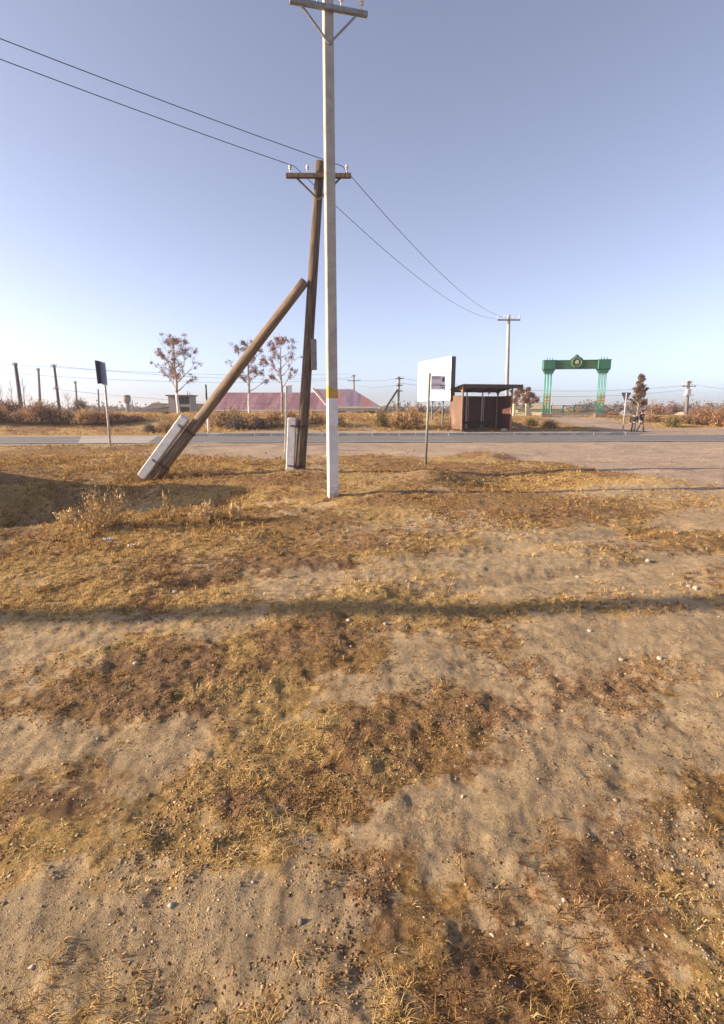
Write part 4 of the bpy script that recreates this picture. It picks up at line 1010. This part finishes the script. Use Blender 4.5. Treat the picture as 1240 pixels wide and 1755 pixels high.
# far wood: one mass
def far_scrub():
    rng = np.random.default_rng(77); VV, FF, TT = [], [], []; off = 0
    Vb, Fb, Tb = bush_arrays(9, 70, 700, .03, .13)
    def put(x, y, hw, h):
        nonlocal off
        a = rng.uniform(0, 6.28); c, s = math.cos(a), math.sin(a)
        V = Vb.copy(); V = np.stack([(V[:, 0] * c - V[:, 1] * s) * hw + x, (V[:, 0] * s + V[:, 1] * c) * hw + y, V[:, 2] * h - .6], 1)
        VV.append(V); FF.append(Fb + off); TT.append(Tb); off += len(V)
    for i in range(150):
        Y = rng.uniform(140, 240); x = rng.uniform(-.8, .8) * Y
        h = rng.uniform(2.5, 4.5)
        if -.10 < x / Y < .06: h *= .7
        if x / Y > .15: h *= 1.15
        put(x, Y, rng.uniform(3, 8), h)
    V, Fq, ti = np.concatenate(VV), np.concatenate(FF), np.concatenate(TT)
    o = np_mesh('distant_scrub', V, Fq, M_bush['grey'], ti); prop(o, 'hazy line of grey brown scrub and bare trees along the horizon', 'scrub', kind='stuff')
far_scrub()

# trees ----------------------------------------------------------
M_bark = mat('pale_bark', (.34, .27, .22), (.24, .18, .145), 8, .9, bmp=.006)
M_lime = mat('limewashed_bark', (.78, .72, .66), (.62, .55, .48), 6, .9, bmp=.006)
M_twig = mat('twig_bark', (.36, .28, .23), (.26, .19, .15), 8, .9, bmp=0)
M_sam = leaf_mat('dried_seed_clusters', [(.0, (.08, .035, .03)), (.4, (.20, .095, .06)), (.75, (.32, .18, .12)), (1, (.46, .31, .21))], .2)
M_brleaf = leaf_mat('dry_brown_leaves', [(.0, (.08, .055, .03)), (.4, (.20, .13, .08)), (.75, (.30, .21, .15)), (1, (.46, .34, .26))], .2)
def tree(g, hgt, spread, trunk_h, r0, label, seed, mleaf=None, ncl=26, clr=.22, name='bare_tree', lime=True, updir=.55, nb=13, cat='tree', lvl=3, lfsize=.09):
    rnd = random.Random(seed); t = thing(name, g, label, cat)
    mb = MB(); lean = Vector((rnd.uniform(-.02, .02), rnd.uniform(-.02, .02), 1))
    n = 14; tp = [lean * (hgt * .96 * i / n) + Vector((math.sin(i * 1.1 + seed) * .035, math.cos(i * .9 + seed) * .03, 0)) * (hgt / 8) for i in range(n + 1)]
    rad = [r0 * (1 - .9 * (i / n)) ** .85 * (1.35 if i == 0 else 1) for i in range(n + 1)]
    tp[0].z -= .15
    kb = max(2, int(trunk_h / hgt * n))
    mb.tube(tp[:kb + 1], rad[:kb + 1], 9, True); mb.build('trunk', M_lime if lime else M_bark, t)
    br = MB(); br.tube(tp[kb:], rad[kb:], 7, True); tips = []
    def grow(p, d, L, r, lv):
        k = 4; pts = [p]; q = p.copy(); dd = d.copy()
        for i in range(k):
            dd = (dd + Vector((rnd.uniform(-.16, .16), rnd.uniform(-.16, .16), rnd.uniform(-.02, .16)))).normalized(); q = q + dd * (L / k); pts.append(q.copy())
        br.tube(pts, [r * (1 - .75 * i / k) for i in range(k + 1)], 5 if lv < 2 else 3, False)
        tips.append((pts[-1], lv)); 
        if lv >= 2: tips.append((pts[2], lv))
        if lv >= lvl: return
        for _ in range(rnd.choice((3, 4)) if lv < 2 else 3):
            f = rnd.uniform(.3, 1.0); i = min(k - 1, int(f * k)); s = pts[i].lerp(pts[i + 1], f * k - i)
            a = rnd.uniform(0, 6.28); side_ = Vector((math.cos(a), math.sin(a), rnd.uniform(-.2, .5)))
            grow(s, (dd * .9 + side_ * .75).normalized(), L * rnd.uniform(.42, .66), r * .5, lv + 1)
    for b_ in range(nb):
        f = (trunk_h + (hgt - trunk_h) * (b_ / nb) ** 1.0 * .95) / hgt; i = min(n - 1, int(f * .96 * n)); p = tp[i].lerp(tp[i + 1], f * .96 * n - i)
        a = b_ * 2.4 + rnd.uniform(-.4, .4); pr_ = math.sin(math.pi * min(1, max(.12, .25 + .75 * (b_ / nb)))) ** .6
        if name == 'young_tree': pr_ = (1 - b_ / nb) ** .75 * .9 + .04; pr_ = max(.36, pr_) if b_ < 3 else pr_ + .0
        up_ = updir * rnd.uniform(.7, 1.5)
        d = Vector((math.cos(a), math.sin(a) , up_)).normalized()
        grow(p, d, spread * rnd.uniform(.75, 1.05) * (pr_ if name == 'young_tree' else max(.35, pr_)), r0 * .42 * (1 - .6 * b_ / nb), 1)
    br.build('branches', M_twig, t)
    if mleaf:
        rng = np.random.default_rng(seed); c = [tp_ for tp_, lv in tips if lv >= 2]; rnd.shuffle(c); c = c[:ncl]; Vs = []; T = []
        for p in c:
            m = rng.integers(34, 60); R_ = clr * .8 * rng.uniform(.5, 1.15)
            cc = np.array(p)[None] + rng.normal(0, 1, (m, 3)) * R_ * np.array([.5, .5, .42]) - np.array([0, 0, R_ * .4])
            u_ = rng.normal(0, 1, (m, 3)); u_[:, 2] -= .5; u_ /= np.linalg.norm(u_, axis=1)[:, None]
            v_ = np.cross(u_, rng.normal(0, 1, (m, 3))); v_ /= np.linalg.norm(v_, axis=1)[:, None]
            l = (lfsize * rng.uniform(.6, 1.4, m))[:, None]
            Vs.append(np.stack([cc, cc + u_ * l * .5 - v_ * l * .28, cc + u_ * l, cc + u_ * l * .5 + v_ * l * .28], 1).reshape(-1, 3)); T.append(np.repeat(np.clip(rng.uniform(0, 1) * .6 + rng.uniform(0, .4, m), 0, 1), 4))
        V = np.concatenate(Vs); np_mesh('seed_clusters' if mleaf is M_sam else 'leaves', V, np.arange(len(V)).reshape(-1, 4), mleaf, np.concatenate(T), parent=t)
    return t
tree(gpos(306, 50), 7.4, 2.1, 2.3, .15, 'leftmost of three pale trunked trees hung with red brown seed clusters, beside the hut', 1, M_sam, 190, .30, 'seed_tree', nb=17)
tree(gpos(427, 50), 7.0, 1.9, 2.2, .12, 'middle of three pale trunked trees with seed clusters, behind the leaning pole', 2, M_sam, 120, .28, 'seed_tree')
tree(gpos(484, 47), 7.2, 1.7, 2.5, .12, 'third seed cluster tree, right behind the slim cream post', 3, M_sam, 110, .28, 'seed_tree', lime=False)
tree(gpos(1091, 50), 4.5, .95, .85, .07, 'narrow pointed young tree with dry brown leaves above the two walkers', 4, M_brleaf, 260, .20, 'young_tree', updir=1.0, nb=20, lfsize=.10, lime=False)
tree(gpos(893, 74), 5.2, 1.9, 1.3, .10, 'pinkish leaved round tree behind the shelter and cream wall', 5, M_sam, 220, .34, 'round_tree', lime=False, nb=15, lfsize=.14)
for px, Y, hh_, sd_, lab in ((6, 60, 3.6, 21, 'bare thin tree at the left edge'), (24, 62, 4.4, 22, 'bare thin tree just left of the thick dark pole'), (44, 62, 4.6, 23, 'bare twiggy tree just right of the thick dark pole'), (118, 64, 2.8, 24, 'small forked bare sapling left of the fourth pole')):
    tree(gpos(px, Y), hh_, 1.1, .5, .06, lab, sd_, None, name='bare_tree', lime=False, updir=1.6, nb=12)

# ------------------------------------------------------------------ scattered stuff
def blades(name, x, y, hgt, nb, wid, label, m, seed, tintc=.5, spread=.6, cat='grass'):
    """many tufts; every tuft nb thin bent blades"""
    rng = np.random.default_rng(seed); n = len(x); N_ = n * nb
    bx = np.repeat(x, nb) + rng.normal(0, .3, N_) * np.repeat(hgt, nb) * .8; by = np.repeat(y, nb) + rng.normal(0, .3, N_) * np.repeat(hgt, nb) * .8
    bz = hfull(bx, by); hh = np.repeat(hgt, nb) * rng.uniform(.4, 1.25, N_); a = rng.uniform(0, 2 * np.pi, N_); ln = rng.uniform(.1, 1.0, N_) * spread * 1.6
    dx, dy = np.cos(a) * ln, np.sin(a) * ln; wa = rng.uniform(0, np.pi, N_); w_ = np.repeat(wid, nb) if np.ndim(wid) else np.full(N_, wid)
    sx, sy = np.cos(wa) * w_, np.sin(wa) * w_
    base = np.stack([bx, by, bz - .004], 1); md = base + np.stack([dx * hh * .35, dy * hh * .35, hh * .62], 1); tip = base + np.stack([dx * hh, dy * hh, hh * (1 - .35 * ln)], 1)
    S = np.stack([sx, sy, 0 * sx], 1)
    V = np.stack([base - S, base + S, md + S * .8, md - S * .8, tip + S * .25, tip - S * .25], 1).reshape(-1, 3)
    i = np.arange(N_) * 6
    Fq = np.concatenate([np.stack([i, i + 1, i + 2, i + 3], 1), np.stack([i + 3, i + 2, i + 4, i + 5], 1)])
    tn = np.repeat(tintc, nb) if np.ndim(tintc) else np.full(N_, tintc)
    ti = np.repeat(np.clip(tn + np.repeat(rng.normal(0, .16, n), nb) + rng.normal(0, .13, N_), 0, 1), 6)
    o = np_mesh(name, V, Fq, m, ti); prop(o, label, cat, kind='stuff'); return o
M_grass = leaf_mat('dry_grass_blades', [(.0, (.09, .042, .020)), (.25, (.23, .115, .045)), (.5, (.40, .235, .085)), (.75, (.56, .365, .135)), (1, (.70, .51, .24))], .25)
rng = np.random.default_rng(5)
def sample(n, y0, y1, t1=.78, power=1.0):
    u_ = rng.uniform(0, 1, n); y = np.exp(np.log(y0) + (np.log(y1) - np.log(y0)) * u_); x = rng.uniform(-t1, t1, n) * (y + .6); return x, y
x, y = sample(90000, 1.0, 24.6)
ba, ru, st, gr = masks(x, y); fine = fbm(x, y, .28, 3, 201)
cov = (1 - np.clip(ba, 0, 1)) * (1 - gr) * (.35 + .65 * ss(4, 8, y)) * (1 - .6 * ru)
clump = ss(.45, .58, fbm(x, y, .45, 5, 222, .7))
keep = (rng.uniform(0, 1, len(x)) < cov * (.12 + .95 * clump)) & (fine > .40)
x, y, ru_, st_, cl = x[keep], y[keep], ru[keep], st[keep], clump[keep]
hg = rng.uniform(.006, .020, len(x)) * (1 + cl * .8) * (1 + .09 * np.clip(y - 2, 0, 10))
wd = .0010 * (1 + .30 * y) * rng.uniform(.7, 1.3, len(x))
blades('dry_ground_grass', x, y, hg, 7, wd, 'short dry straw and rust coloured weeds matting the bare ground', M_grass, 31, np.clip(.46 + .34 * st_ - .28 * ru_, 0, 1), 1.7)
x, y = sample(20000, 4.0, 24.4)
ba, ru, st, gr = masks(x, y); k = (rng.uniform(0, 1, len(x)) < (1 - np.clip(ba, 0, 1)) * (1 - gr)) & (fbm(x, y, .9, 4, 555) > .50)
x, y, ru_, st_ = x[k], y[k], ru[k], st[k]
blades('upright_dry_grass', x, y, rng.uniform(.012, .035, len(x)) * (1 + .09 * y), 9, .0011 + .00034 * y, 'sparse taller dry grass tufts standing over the weeds', M_grass, 33, np.clip(.55 + .25 * st_ - .2 * ru_, 0, 1), .8)
# longer tufts round the ditch, pole feet and hollow
spots = []
for (px, py, rpx, n, h_) in ((290, 790, 120, 420, .16), (100, 790, 110, 380, .16), (330, 800, 60, 200, .16), (430, 800, 90, 160, .13), (60, 900, 90, 200, .12), (180, 900, 120, 260, .14), (350, 880, 90, 200, .16), (900, 822, 110, 300, .07), (640, 800, 90, 160, .07), (30, 790, 60, 150, .14), (210, 800, 60, 200, .18), (400, 860, 30, 60, .22), (20, 885, 40, 90, .2), (260, 822, 60, 130, .2), (500, 815, 30, 60, .09), (1180, 860, 90, 160, .06)):
    g = GT(px, py); r_ = rpx / F * g.y
    spots += [(g.x + random.Random(i * 7 + px).gauss(0, 1) * r_ * .55, g.y + random.Random(i * 13 + py).gauss(0, 1) * (.5 + .05 * g.y), h_ * random.Random(i + px).uniform(.45, 1.3)) for i in range(n)]
sp_ = np.array([s for s in spots if s[1] < 24.6])
blades('tall_dry_weeds', sp_[:, 0], sp_[:, 1], sp_[:, 2] * .62, 12, .0035 + .0002 * sp_[:, 1], 'ankle high dry yellow weeds around the ditch and pole feet', M_grass, 41, .55, .95)
# verge and bank grass beyond the road
n = 16000; y = rng.uniform(32.4, 60, n) ; x = rng.uniform(-.75, .75, n) * y; v = y - RS * x; y = np.where(v < RF + .6, y + 2, y); v = y - RS * x
ba, ru, st, gr = masks(x, y)
k = (rng.uniform(0, 1, n) > gr * .97) & (v > RF + .6) & ~((v > 34.0) & (v < 37) & (x < -13) & (rng.uniform(0, 1, n) < .75))
x, y = x[k], y[k]; v = v[k]; patch = fbm(x, y, 2.5, 3, 303)
blades('bank_grass', x, y, rng.uniform(.08, .22, len(x)) * (.6 + 1.1 * patch) * (1 - .55 * ss(9, 12, x)), 9, .010, 'dry orange grass covering the verge and bank beyond the road', M_grass, 51, np.clip(.25 + .65 * patch - .25 * ss(34.2, 35.2, v) * (1 - ss(38, 39.5, v)) * (1 - ss(-16, -12, x)), 0, 1), .9)

# leaf litter and clods
def chips(name, x, y, s, label, m, seed, flat=.3, tint=None, cat='litter', kind='stuff'):
    rng = np.random.default_rng(seed); n = len(x)
    P0 = np.array([[1, 0, 0], [-1, 0, 0], [0, 1, 0], [0, -1, 0], [0, 0, 1], [0, 0, -1.0]])
    V = P0[None] * rng.uniform(.45, 1.15, (n, 6, 1)) + rng.normal(0, .12, (n, 6, 3))
    a = rng.uniform(0, 6.28, n); c, s_ = np.cos(a)[:, None], np.sin(a)[:, None]
    X = V[..., 0] * c - V[..., 1] * s_; Y_ = V[..., 0] * s_ + V[..., 1] * c
    z = hfull(x, y)
    V = np.stack([X * s[:, None] + x[:, None], Y_ * s[:, None] + y[:, None], V[..., 2] * s[:, None] * flat + z[:, None] + s[:, None] * flat * .10], -1).reshape(-1, 3)
    f = np.array([[0, 2, 4], [2, 1, 4], [1, 3, 4], [3, 0, 4], [2, 0, 5], [1, 2, 5], [3, 1, 5], [0, 3, 5]])
    Fq = (f[None] + (np.arange(n) * 6)[:, None, None]).reshape(-1, 3)
    ti = np.repeat(tint if tint is not None else rng.uniform(0, 1, n), 6)
    o = np_mesh(name, V, Fq, m, ti); prop(o, label, cat, kind=kind); return o
M_clod = leaf_mat('earth_clods', [(.0, (.19, .13, .08)), (.5, (.32, .235, .145)), (1, (.46, .36, .24))], .0)
M_lit = leaf_mat('leaf_litter', [(.0, (.06, .032, .02)), (.45, (.20, .10, .045)), (.8, (.38, .24, .11)), (1, (.60, .46, .27))], .1)
M_peb = leaf_mat('pebbles', [(.0, (.15, .12, .10)), (.6, (.29, .25, .20)), (1, (.52, .47, .41))], .0)
x, y = sample(26000, 1.0, 13)
ba, ru, st, gr = masks(x, y); k = rng.uniform(0, 1, len(x)) < (.06 + 1.1 * ss(.48, .72, fbm(x, y, .5, 4, 401, .65)))
x, y = x[k], y[k]; chips('earth_clods', x, y, np.minimum(rng.exponential(.0022, len(x)), .012) * (1 + .12 * y) + .0012, 'small crumbs and clods of dry earth over the foreground', M_clod, 61, .6, cat='soil')
x, y = sample(90000, 1.0, 14)
ba, ru, st, gr = masks(x, y); k = rng.uniform(0, 1, len(x)) < (1.05 - np.clip(ba, 0, 1)) * ss(.36, .6, fbm(x, y, .33, 3, 411))
x, y, st_ = x[k], y[k], st[k]; chips('leaf_litter', x, y, rng.uniform(.003, .008, len(x)) * (1 + .13 * y), 'fallen leaf crumbs and straw litter over the foreground', M_lit, 71, .35, np.clip(rng.uniform(0, .8, len(x)) + st_ * .2, 0, 1))
x, y = sample(60000, .9, 5)
k = rng.uniform(0, 1, len(x)) < .12 + .9 * ss(.45, .62, fbm(x, y, .25, 4, 433, .7)); x, y = x[k], y[k]
chips('soil_crumbs', x, y, rng.uniform(.0012, .0030, len(x)) * (1 + .2 * y), 'fine crumbly soil grains close to the viewer', M_clod, 63, .7, cat='soil')
x, y = sample(600, 1.2, 24)
chips('pebbles', x, y, np.minimum(rng.exponential(.0035, len(x)), .016) * (1 + .08 * y) + .002, 'scattered small pebbles on the dirt', M_peb, 81, .65, cat='gravel')
x, y = sample(5000, 15, 25.0)
ba, ru, st, gr = masks(x, y); k = gr > .5; x, y = x[k], y[k]
chips('road_gravel', x, y, rng.uniform(.010, .030, len(x)), 'loose stones pressed into the dirt apron beside the road', M_clod, 85, .6, cat='gravel')
# gravel heap patch near (800, 890) and white crumbs along the shaded line
g1, g2 = G(800, 890), G(660, 783)
x = np.concatenate([rng.normal(g1.x, .5, 260), rng.uniform(g2.x - 1.6, g2.x + 1.6, 60), rng.normal(-1.65, .32, 120)]); y = np.concatenate([rng.normal(g1.y, .35, 260), rng.normal(g2.y, .12, 60), rng.normal(13.15, .16, 120)])
chips('coarse_gravel', x, y, rng.uniform(.008, .026, len(x)), 'loose coarse gravel around the pole foot and on the open dirt', M_peb, 91, .7, cat='gravel')

# individual stones
def stone(g, s, label, seed, m):
    rnd = random.Random(seed); mb = MB(); mb.ball((0, 0, 0), 1, 9, 6)
    mb.v = [(x * s * rnd.uniform(.8, 1.15), y * s * .8 * rnd.uniform(.8, 1.15), z * s * .55 * rnd.uniform(.8, 1.1)) for x, y, z in mb.v]
    o = mb.build('stone', m); o.location = (g.x, g.y, g.z + s * .2); o.rotation_euler = (0, 0, rnd.uniform(0, 6)); prop(o, label, 'stone')
M_s1 = mat('pale_stone', (.44, .39, .32), (.32, .28, .22), 30, .85, bmp=.002); M_s2 = mat('brown_stone', (.34, .28, .22), (.25, .2, .15), 30, .9, bmp=.002)
for (px, py, s, m, lab) in ((597, 1062, .024, M_s1, 'white stone right of centre below the long shadow band'), (1192, 1009, .035, M_s1, 'pale flat stone near the right edge above the long shadow band'), (1180, 1006, .03, M_s2, 'brown stone beside the pale flat stone at right'),
                            (233, 1137, .022, M_s1, 'grey white stone near the lower left'), (1010, 1082, .02, M_s1, 'small pale stone right of centre in the bare dirt'), (300, 1018, .028, M_s1, 'pale stone on the straw patch above the left of the shadow band'),
                            (1065, 1130, .022, M_s2, 'brown stone at lower right on bare dirt'), (1130, 1128, .026, M_s1, 'pale stone with crisp shadow at lower right'), (990, 990, .03, M_s2, 'brown stone in the wheel rut'),
                            (660, 1070, .018, M_s2, 'small brown stone below the shadow band at centre'), (1110, 962, .04, M_s1, 'pale rubble stone at the right rut'), (240, 1068, .018, M_s2, 'small brown clod stone at left below the shadow band')):
    g = GT(px, py); g.z = float(hfull(np.array([g.x]), np.array([g.y]))[0]); stone(g, s, lab, px, m)
# scraps of litter left of centre
for (px, py, sx, sy, lab) in ((187, 928, .09, .03, 'crumpled white plastic scrap in the weeds near the ditch, left one'), (226, 938, .07, .025, 'flat pale plastic scrap in the weeds, right of the crumpled one')):
    g = GT(px, py); z = float(hfull(np.array([g.x]), np.array([g.y]))[0]); rnd = random.Random(px); mb = MB(); vs = []; n_ = 8
    for i in range(n_ + 1):
        for j in range(n_ + 1): vs.append(((i / n_ - .5) * sx * 1.3 + rnd.uniform(-.008, .008), (j / n_ - .5) * sy * 2 + rnd.uniform(-.008, .008), .035 + rnd.uniform(-.02, .02)))
    mb.add(vs, [(i * (n_ + 1) + j, (i + 1) * (n_ + 1) + j, (i + 1) * (n_ + 1) + j + 1, i * (n_ + 1) + j + 1) for i in range(n_) for j in range(n_)])
    o = mb.build('plastic_scrap', mat('dusty_plastic', (.52, .50, .48), (.38, .36, .33), 20, .6, bmp=0)); o.location = (g.x, g.y, z); sm = o.modifiers.new('solid', 'SOLIDIFY'); sm.thickness = .003; prop(o, lab, 'litter')

# foreground dry shrub beside the ditch and smaller ones
M_weed = leaf_mat('dry_weed', [(.0, (.20, .115, .055)), (.4, (.44, .29, .13)), (.7, (.60, .43, .20)), (1, (.76, .60, .38))], .15)
for (px, py, hwp, hp, seed, lab, ns) in ((178, 905, 60, 86, 3, 'largest dry branching weed in front of the shaded ditch', 120), (350, 893, 32, 38, 5, 'bushy yellow weed right of the largest dry weed', 110), (402, 893, 17, 52, 7, 'thin upright dry weed stalk left of the white pole', 20),
                                      (20, 900, 30, 40, 9, 'dry weed at the left edge on the ditch rim', 70), (290, 890, 20, 50, 11, 'slender dry weed standing against the ditch shade', 18), (215, 822, 34, 28, 13, 'low bushy weed left of the leaning beam foot', 90),
                                      (335, 812, 44, 26, 15, 'low yellow weed clump right of the leaning beam foot', 110), (120, 895, 26, 30, 17, 'small dry weed left of the largest weed', 60), (268, 815, 16, 22, 19, 'tiny weed at the foot of the leaning beam', 50)):
    g = GT(px, py); g.z -= .02; s = hwp / F * g.y; hz = hp / F * g.y * 1.05
    V, Fq, ti = bush_arrays(seed + 30, ns, int(ns * 10), .0036 / s * 1.0, .028 / s)
    V = V * np.array([s, s, hz]); o = np_mesh('dry_weed', V, Fq, M_weed, ti); o.location = g; prop(o, lab, 'weed', 'dry weeds near the ditch')

# ------------------------------------------------------------------ people
def skin_mesh(name, joints, edges, radii, m, parent, sub=2, root=0):
    me = bpy.data.meshes.new(name); me.from_pydata(joints, edges, []); me.materials.append(m)
    o = bpy.data.objects.new(name, me); col.objects.link(o); o.parent = parent
    sk = o.modifiers.new('skin', 'SKIN'); 
    if not me.skin_vertices: 
        bpy.context.view_layer.objects.active = o
    for i, r in enumerate(radii):
        sv = me.skin_vertices[0].data[i]; sv.radius = r if isinstance(r, tuple) else (r, r); sv.use_root = (i == root)
    sb = o.modifiers.new('sub', 'SUBSURF'); sb.levels = sub; sb.render_levels = sub
    return o
def person(g, H_, rz, label, jacket, trouser, stride, seed, skinm, hairm, badge=None):
    """H_ height; local +y is facing"""
    t = thing('person', g, label, 'person', rz=rz); k = H_ / 1.7
    def S(p): return (p[0] * k, p[1] * k, p[2] * k)
    s1, s2 = stride, -stride * .8
    pel = (0, 0, .92); ch = (0, .02, 1.22); sh = (0, .01, 1.40); nk = (0, .02, 1.47); hd = (0, .04, 1.575); tp = (0, .03, 1.66)
    def leg(sx, st): return [(sx * .09, 0, .86), (sx * .095, st * .45 + .05, .48), (sx * .10, st * .95 - .02, .09)]
    def arm(sx, st): return [(sx * .19, .01, 1.38), (sx * .235, -st * .25 - .02, 1.12), (sx * .22, -st * .45 + .10, .90), (sx * .21, -st * .48 + .14, .83)]
    L1, L2, A1, A2 = leg(-1, s1), leg(1, s2), arm(-1, s1), arm(1, s2)
    J = [pel, ch, sh, nk, hd, tp] + L1 + L2 + A1 + A2
    E = [(0, 1), (1, 2), (2, 3), (3, 4), (4, 5), (0, 6), (6, 7), (7, 8), (0, 9), (9, 10), (10, 11), (2, 12), (12, 13), (13, 14), (14, 15), (2, 16), (16, 17), (17, 18), (18, 19)]
    Rr = [(.13, .09), (.13, .09), (.10, .07), .052, (.078, .092), (.055, .065)] + [.08, .055, .036] * 2 + [.05, .036, .024, .034] * 2
    J = list(J); E = list(E); Rr = list(Rr)
    for (root_i, sx) in ((15, -1), (19, 1)):        # fingers and thumb
        hx, hy, hz = J[root_i]
        for f in range(4):
            b0 = len(J); J += [(hx + sx * (-.024 + .016 * f) * .3, hy + (-.024 + .016 * f), hz - .035), (hx - sx * .012, hy + (-.026 + .017 * f), hz - .085 + .006 * abs(f - 1.5))]
            E += [(root_i, b0), (b0, b0 + 1)]; Rr += [.010, .008]
        b0 = len(J); J += [(hx - sx * .015, hy + .035, hz - .02), (hx - sx * .018, hy + .045, hz - .055)]; E += [(root_i, b0), (b0, b0 + 1)]; Rr += [.011, .009]
    kk = lambda r: (r[0] * k, r[1] * k) if isinstance(r, tuple) else (r * k, r * k)
    body = skin_mesh('body', [S(p) for p in J], E, [kk(r) for r in Rr], skinm, t)
    # face: nose, eyes, ears
    mb = MB(); mb.ball(S((0, .135, 1.565)), .017 * k, 6, 5, (.8, 1, 1.4)); [mb.ball(S((sx * .083, .04, 1.565)), .022 * k, 6, 5, (.4, .8, 1.2)) for sx in (-1, 1)]; mb.split('ear', skinm, body)[0].name = 'nose'
    mb = MB(); [mb.ball(S((sx * .032, .122, 1.59)), .011 * k, 6, 5) for sx in (-1, 1)]; mb.box(S((0, .124, 1.525)), (.045 * k, .012 * k, .008 * k)); mb.split('eye', M_dark, body)[2].name = 'mouth'
    mb = MB(); mb.ball(S((0, .015, 1.615)), .108 * k, 12, 8, (.92, 1.08, .88)); mb.build('hair', hairm, t)
    jk = [(0, 0, .84), (0, 0, .98), (0, .02, 1.22), (0, .01, 1.38), (0, .02, 1.455)] + [(a[0], a[1], a[2]) for a in A1[:3]] + [(a[0], a[1], a[2]) for a in A2[:3]]
    je = [(0, 1), (1, 2), (2, 3), (3, 4), (3, 5), (5, 6), (6, 7), (3, 8), (8, 9), (9, 10)]
    jr = [(.165, .12), (.155, .115), (.165, .12), (.13, .10), .07, .078, .062, .05, .078, .062, .05]
    skin_mesh('jacket', [S(p) for p in jk], je, [kk(r) for r in jr], jacket, t, root=1)
    tk = [(0, 0, .95), (0, 0, .88)] + L1 + L2
    tj = skin_mesh('trousers', [S(p) for p in tk], [(0, 1), (1, 2), (2, 3), (3, 4), (1, 5), (5, 6), (6, 7)], [kk(r) for r in [(.14, .10), (.14, .10), .095, .070, .056, .095, .070, .056]], trouser, t, root=1)
    for L in (L1, L2):
        a = L[2]; mb = MB(); mb.ball(S((a[0], a[1] + .06, .042)), .1 * k, 8, 6, (.46, 1.35, .42)); mb.build('shoe', M_dark, t)
    if badge:
        for (x, y, z, wd, hh_) in badge:
            mb = MB(); mb.box(S((x, y, z)), (wd * k, .02 * k, hh_ * k), None, .004); mb.build('white_trim', M_white, t)
    return t
M_skin = mat('skin', (.50, .30, .22), (.44, .25, .18), 8, .6, bmp=0); M_hair = mat('black_hair', (.02, .016, .015), (.035, .027, .024), 20, .6)
M_j1 = mat('black_jacket', (.018, .014, .020), (.028, .022, .028), 10, .7, bmp=.004); M_j2 = mat('navy_black_jacket', (.020, .015, .026), (.03, .022, .035), 10, .7, bmp=.004)
M_t1 = mat('dark_trousers', (.07, .055, .05), (.10, .08, .07), 10, .8, bmp=.003); M_t2 = mat('grey_trousers', (.20, .17, .155), (.15, .125, .11), 10, .8, bmp=.003)
def person_at(px, pyf, Y, pyt, rz, **kw):
    g = gpos(px, Y); h_ = topz(px, pyt, Y) - g.z
    o = person(g, h_, rz, **kw); o.scale = (1.18, 1.12, 1.0); return o
person_at(1083.5, 741, 34.7, 708, R(150), label='shorter walker in black jacket and dark trousers, next to the give way sign', jacket=M_j1, trouser=M_t1, stride=.18, seed=1, skinm=M_skin, hairm=M_hair, badge=[(-.03, .128, .93, .16, .035)])
person_at(1096, 736, 36.3, 704, R(205), label='taller walker in black jacket and grey trousers, right of the shorter one', jacket=M_j2, trouser=M_t2, stride=.22, seed=2, skinm=M_skin, hairm=M_hair, badge=[(.04, .128, 1.27, .13, .045)])

# ------------------------------------------------------------------ haze
mb = MB(); mb.box((0, 740, 4.75), (4400, 1560, 14.5)); hz = mb.build('haze', None.__class__ and bpy.data.materials.new('haze_air')); prop(hz, kind='stuff')
m = hz.data.materials[0]; m.use_nodes = True; nt = m.node_tree; nt.nodes.clear()
pv = nt.nodes.new('ShaderNodeVolumePrincipled'); pv.inputs['Density'].default_value = .0007; pv.inputs['Color'].default_value = (.93, .94, 1.0, 1); pv.inputs['Anisotropy'].default_value = .25
oo = nt.nodes.new('ShaderNodeOutputMaterial'); nt.links.new(pv.outputs[0], oo.inputs['Volume'])
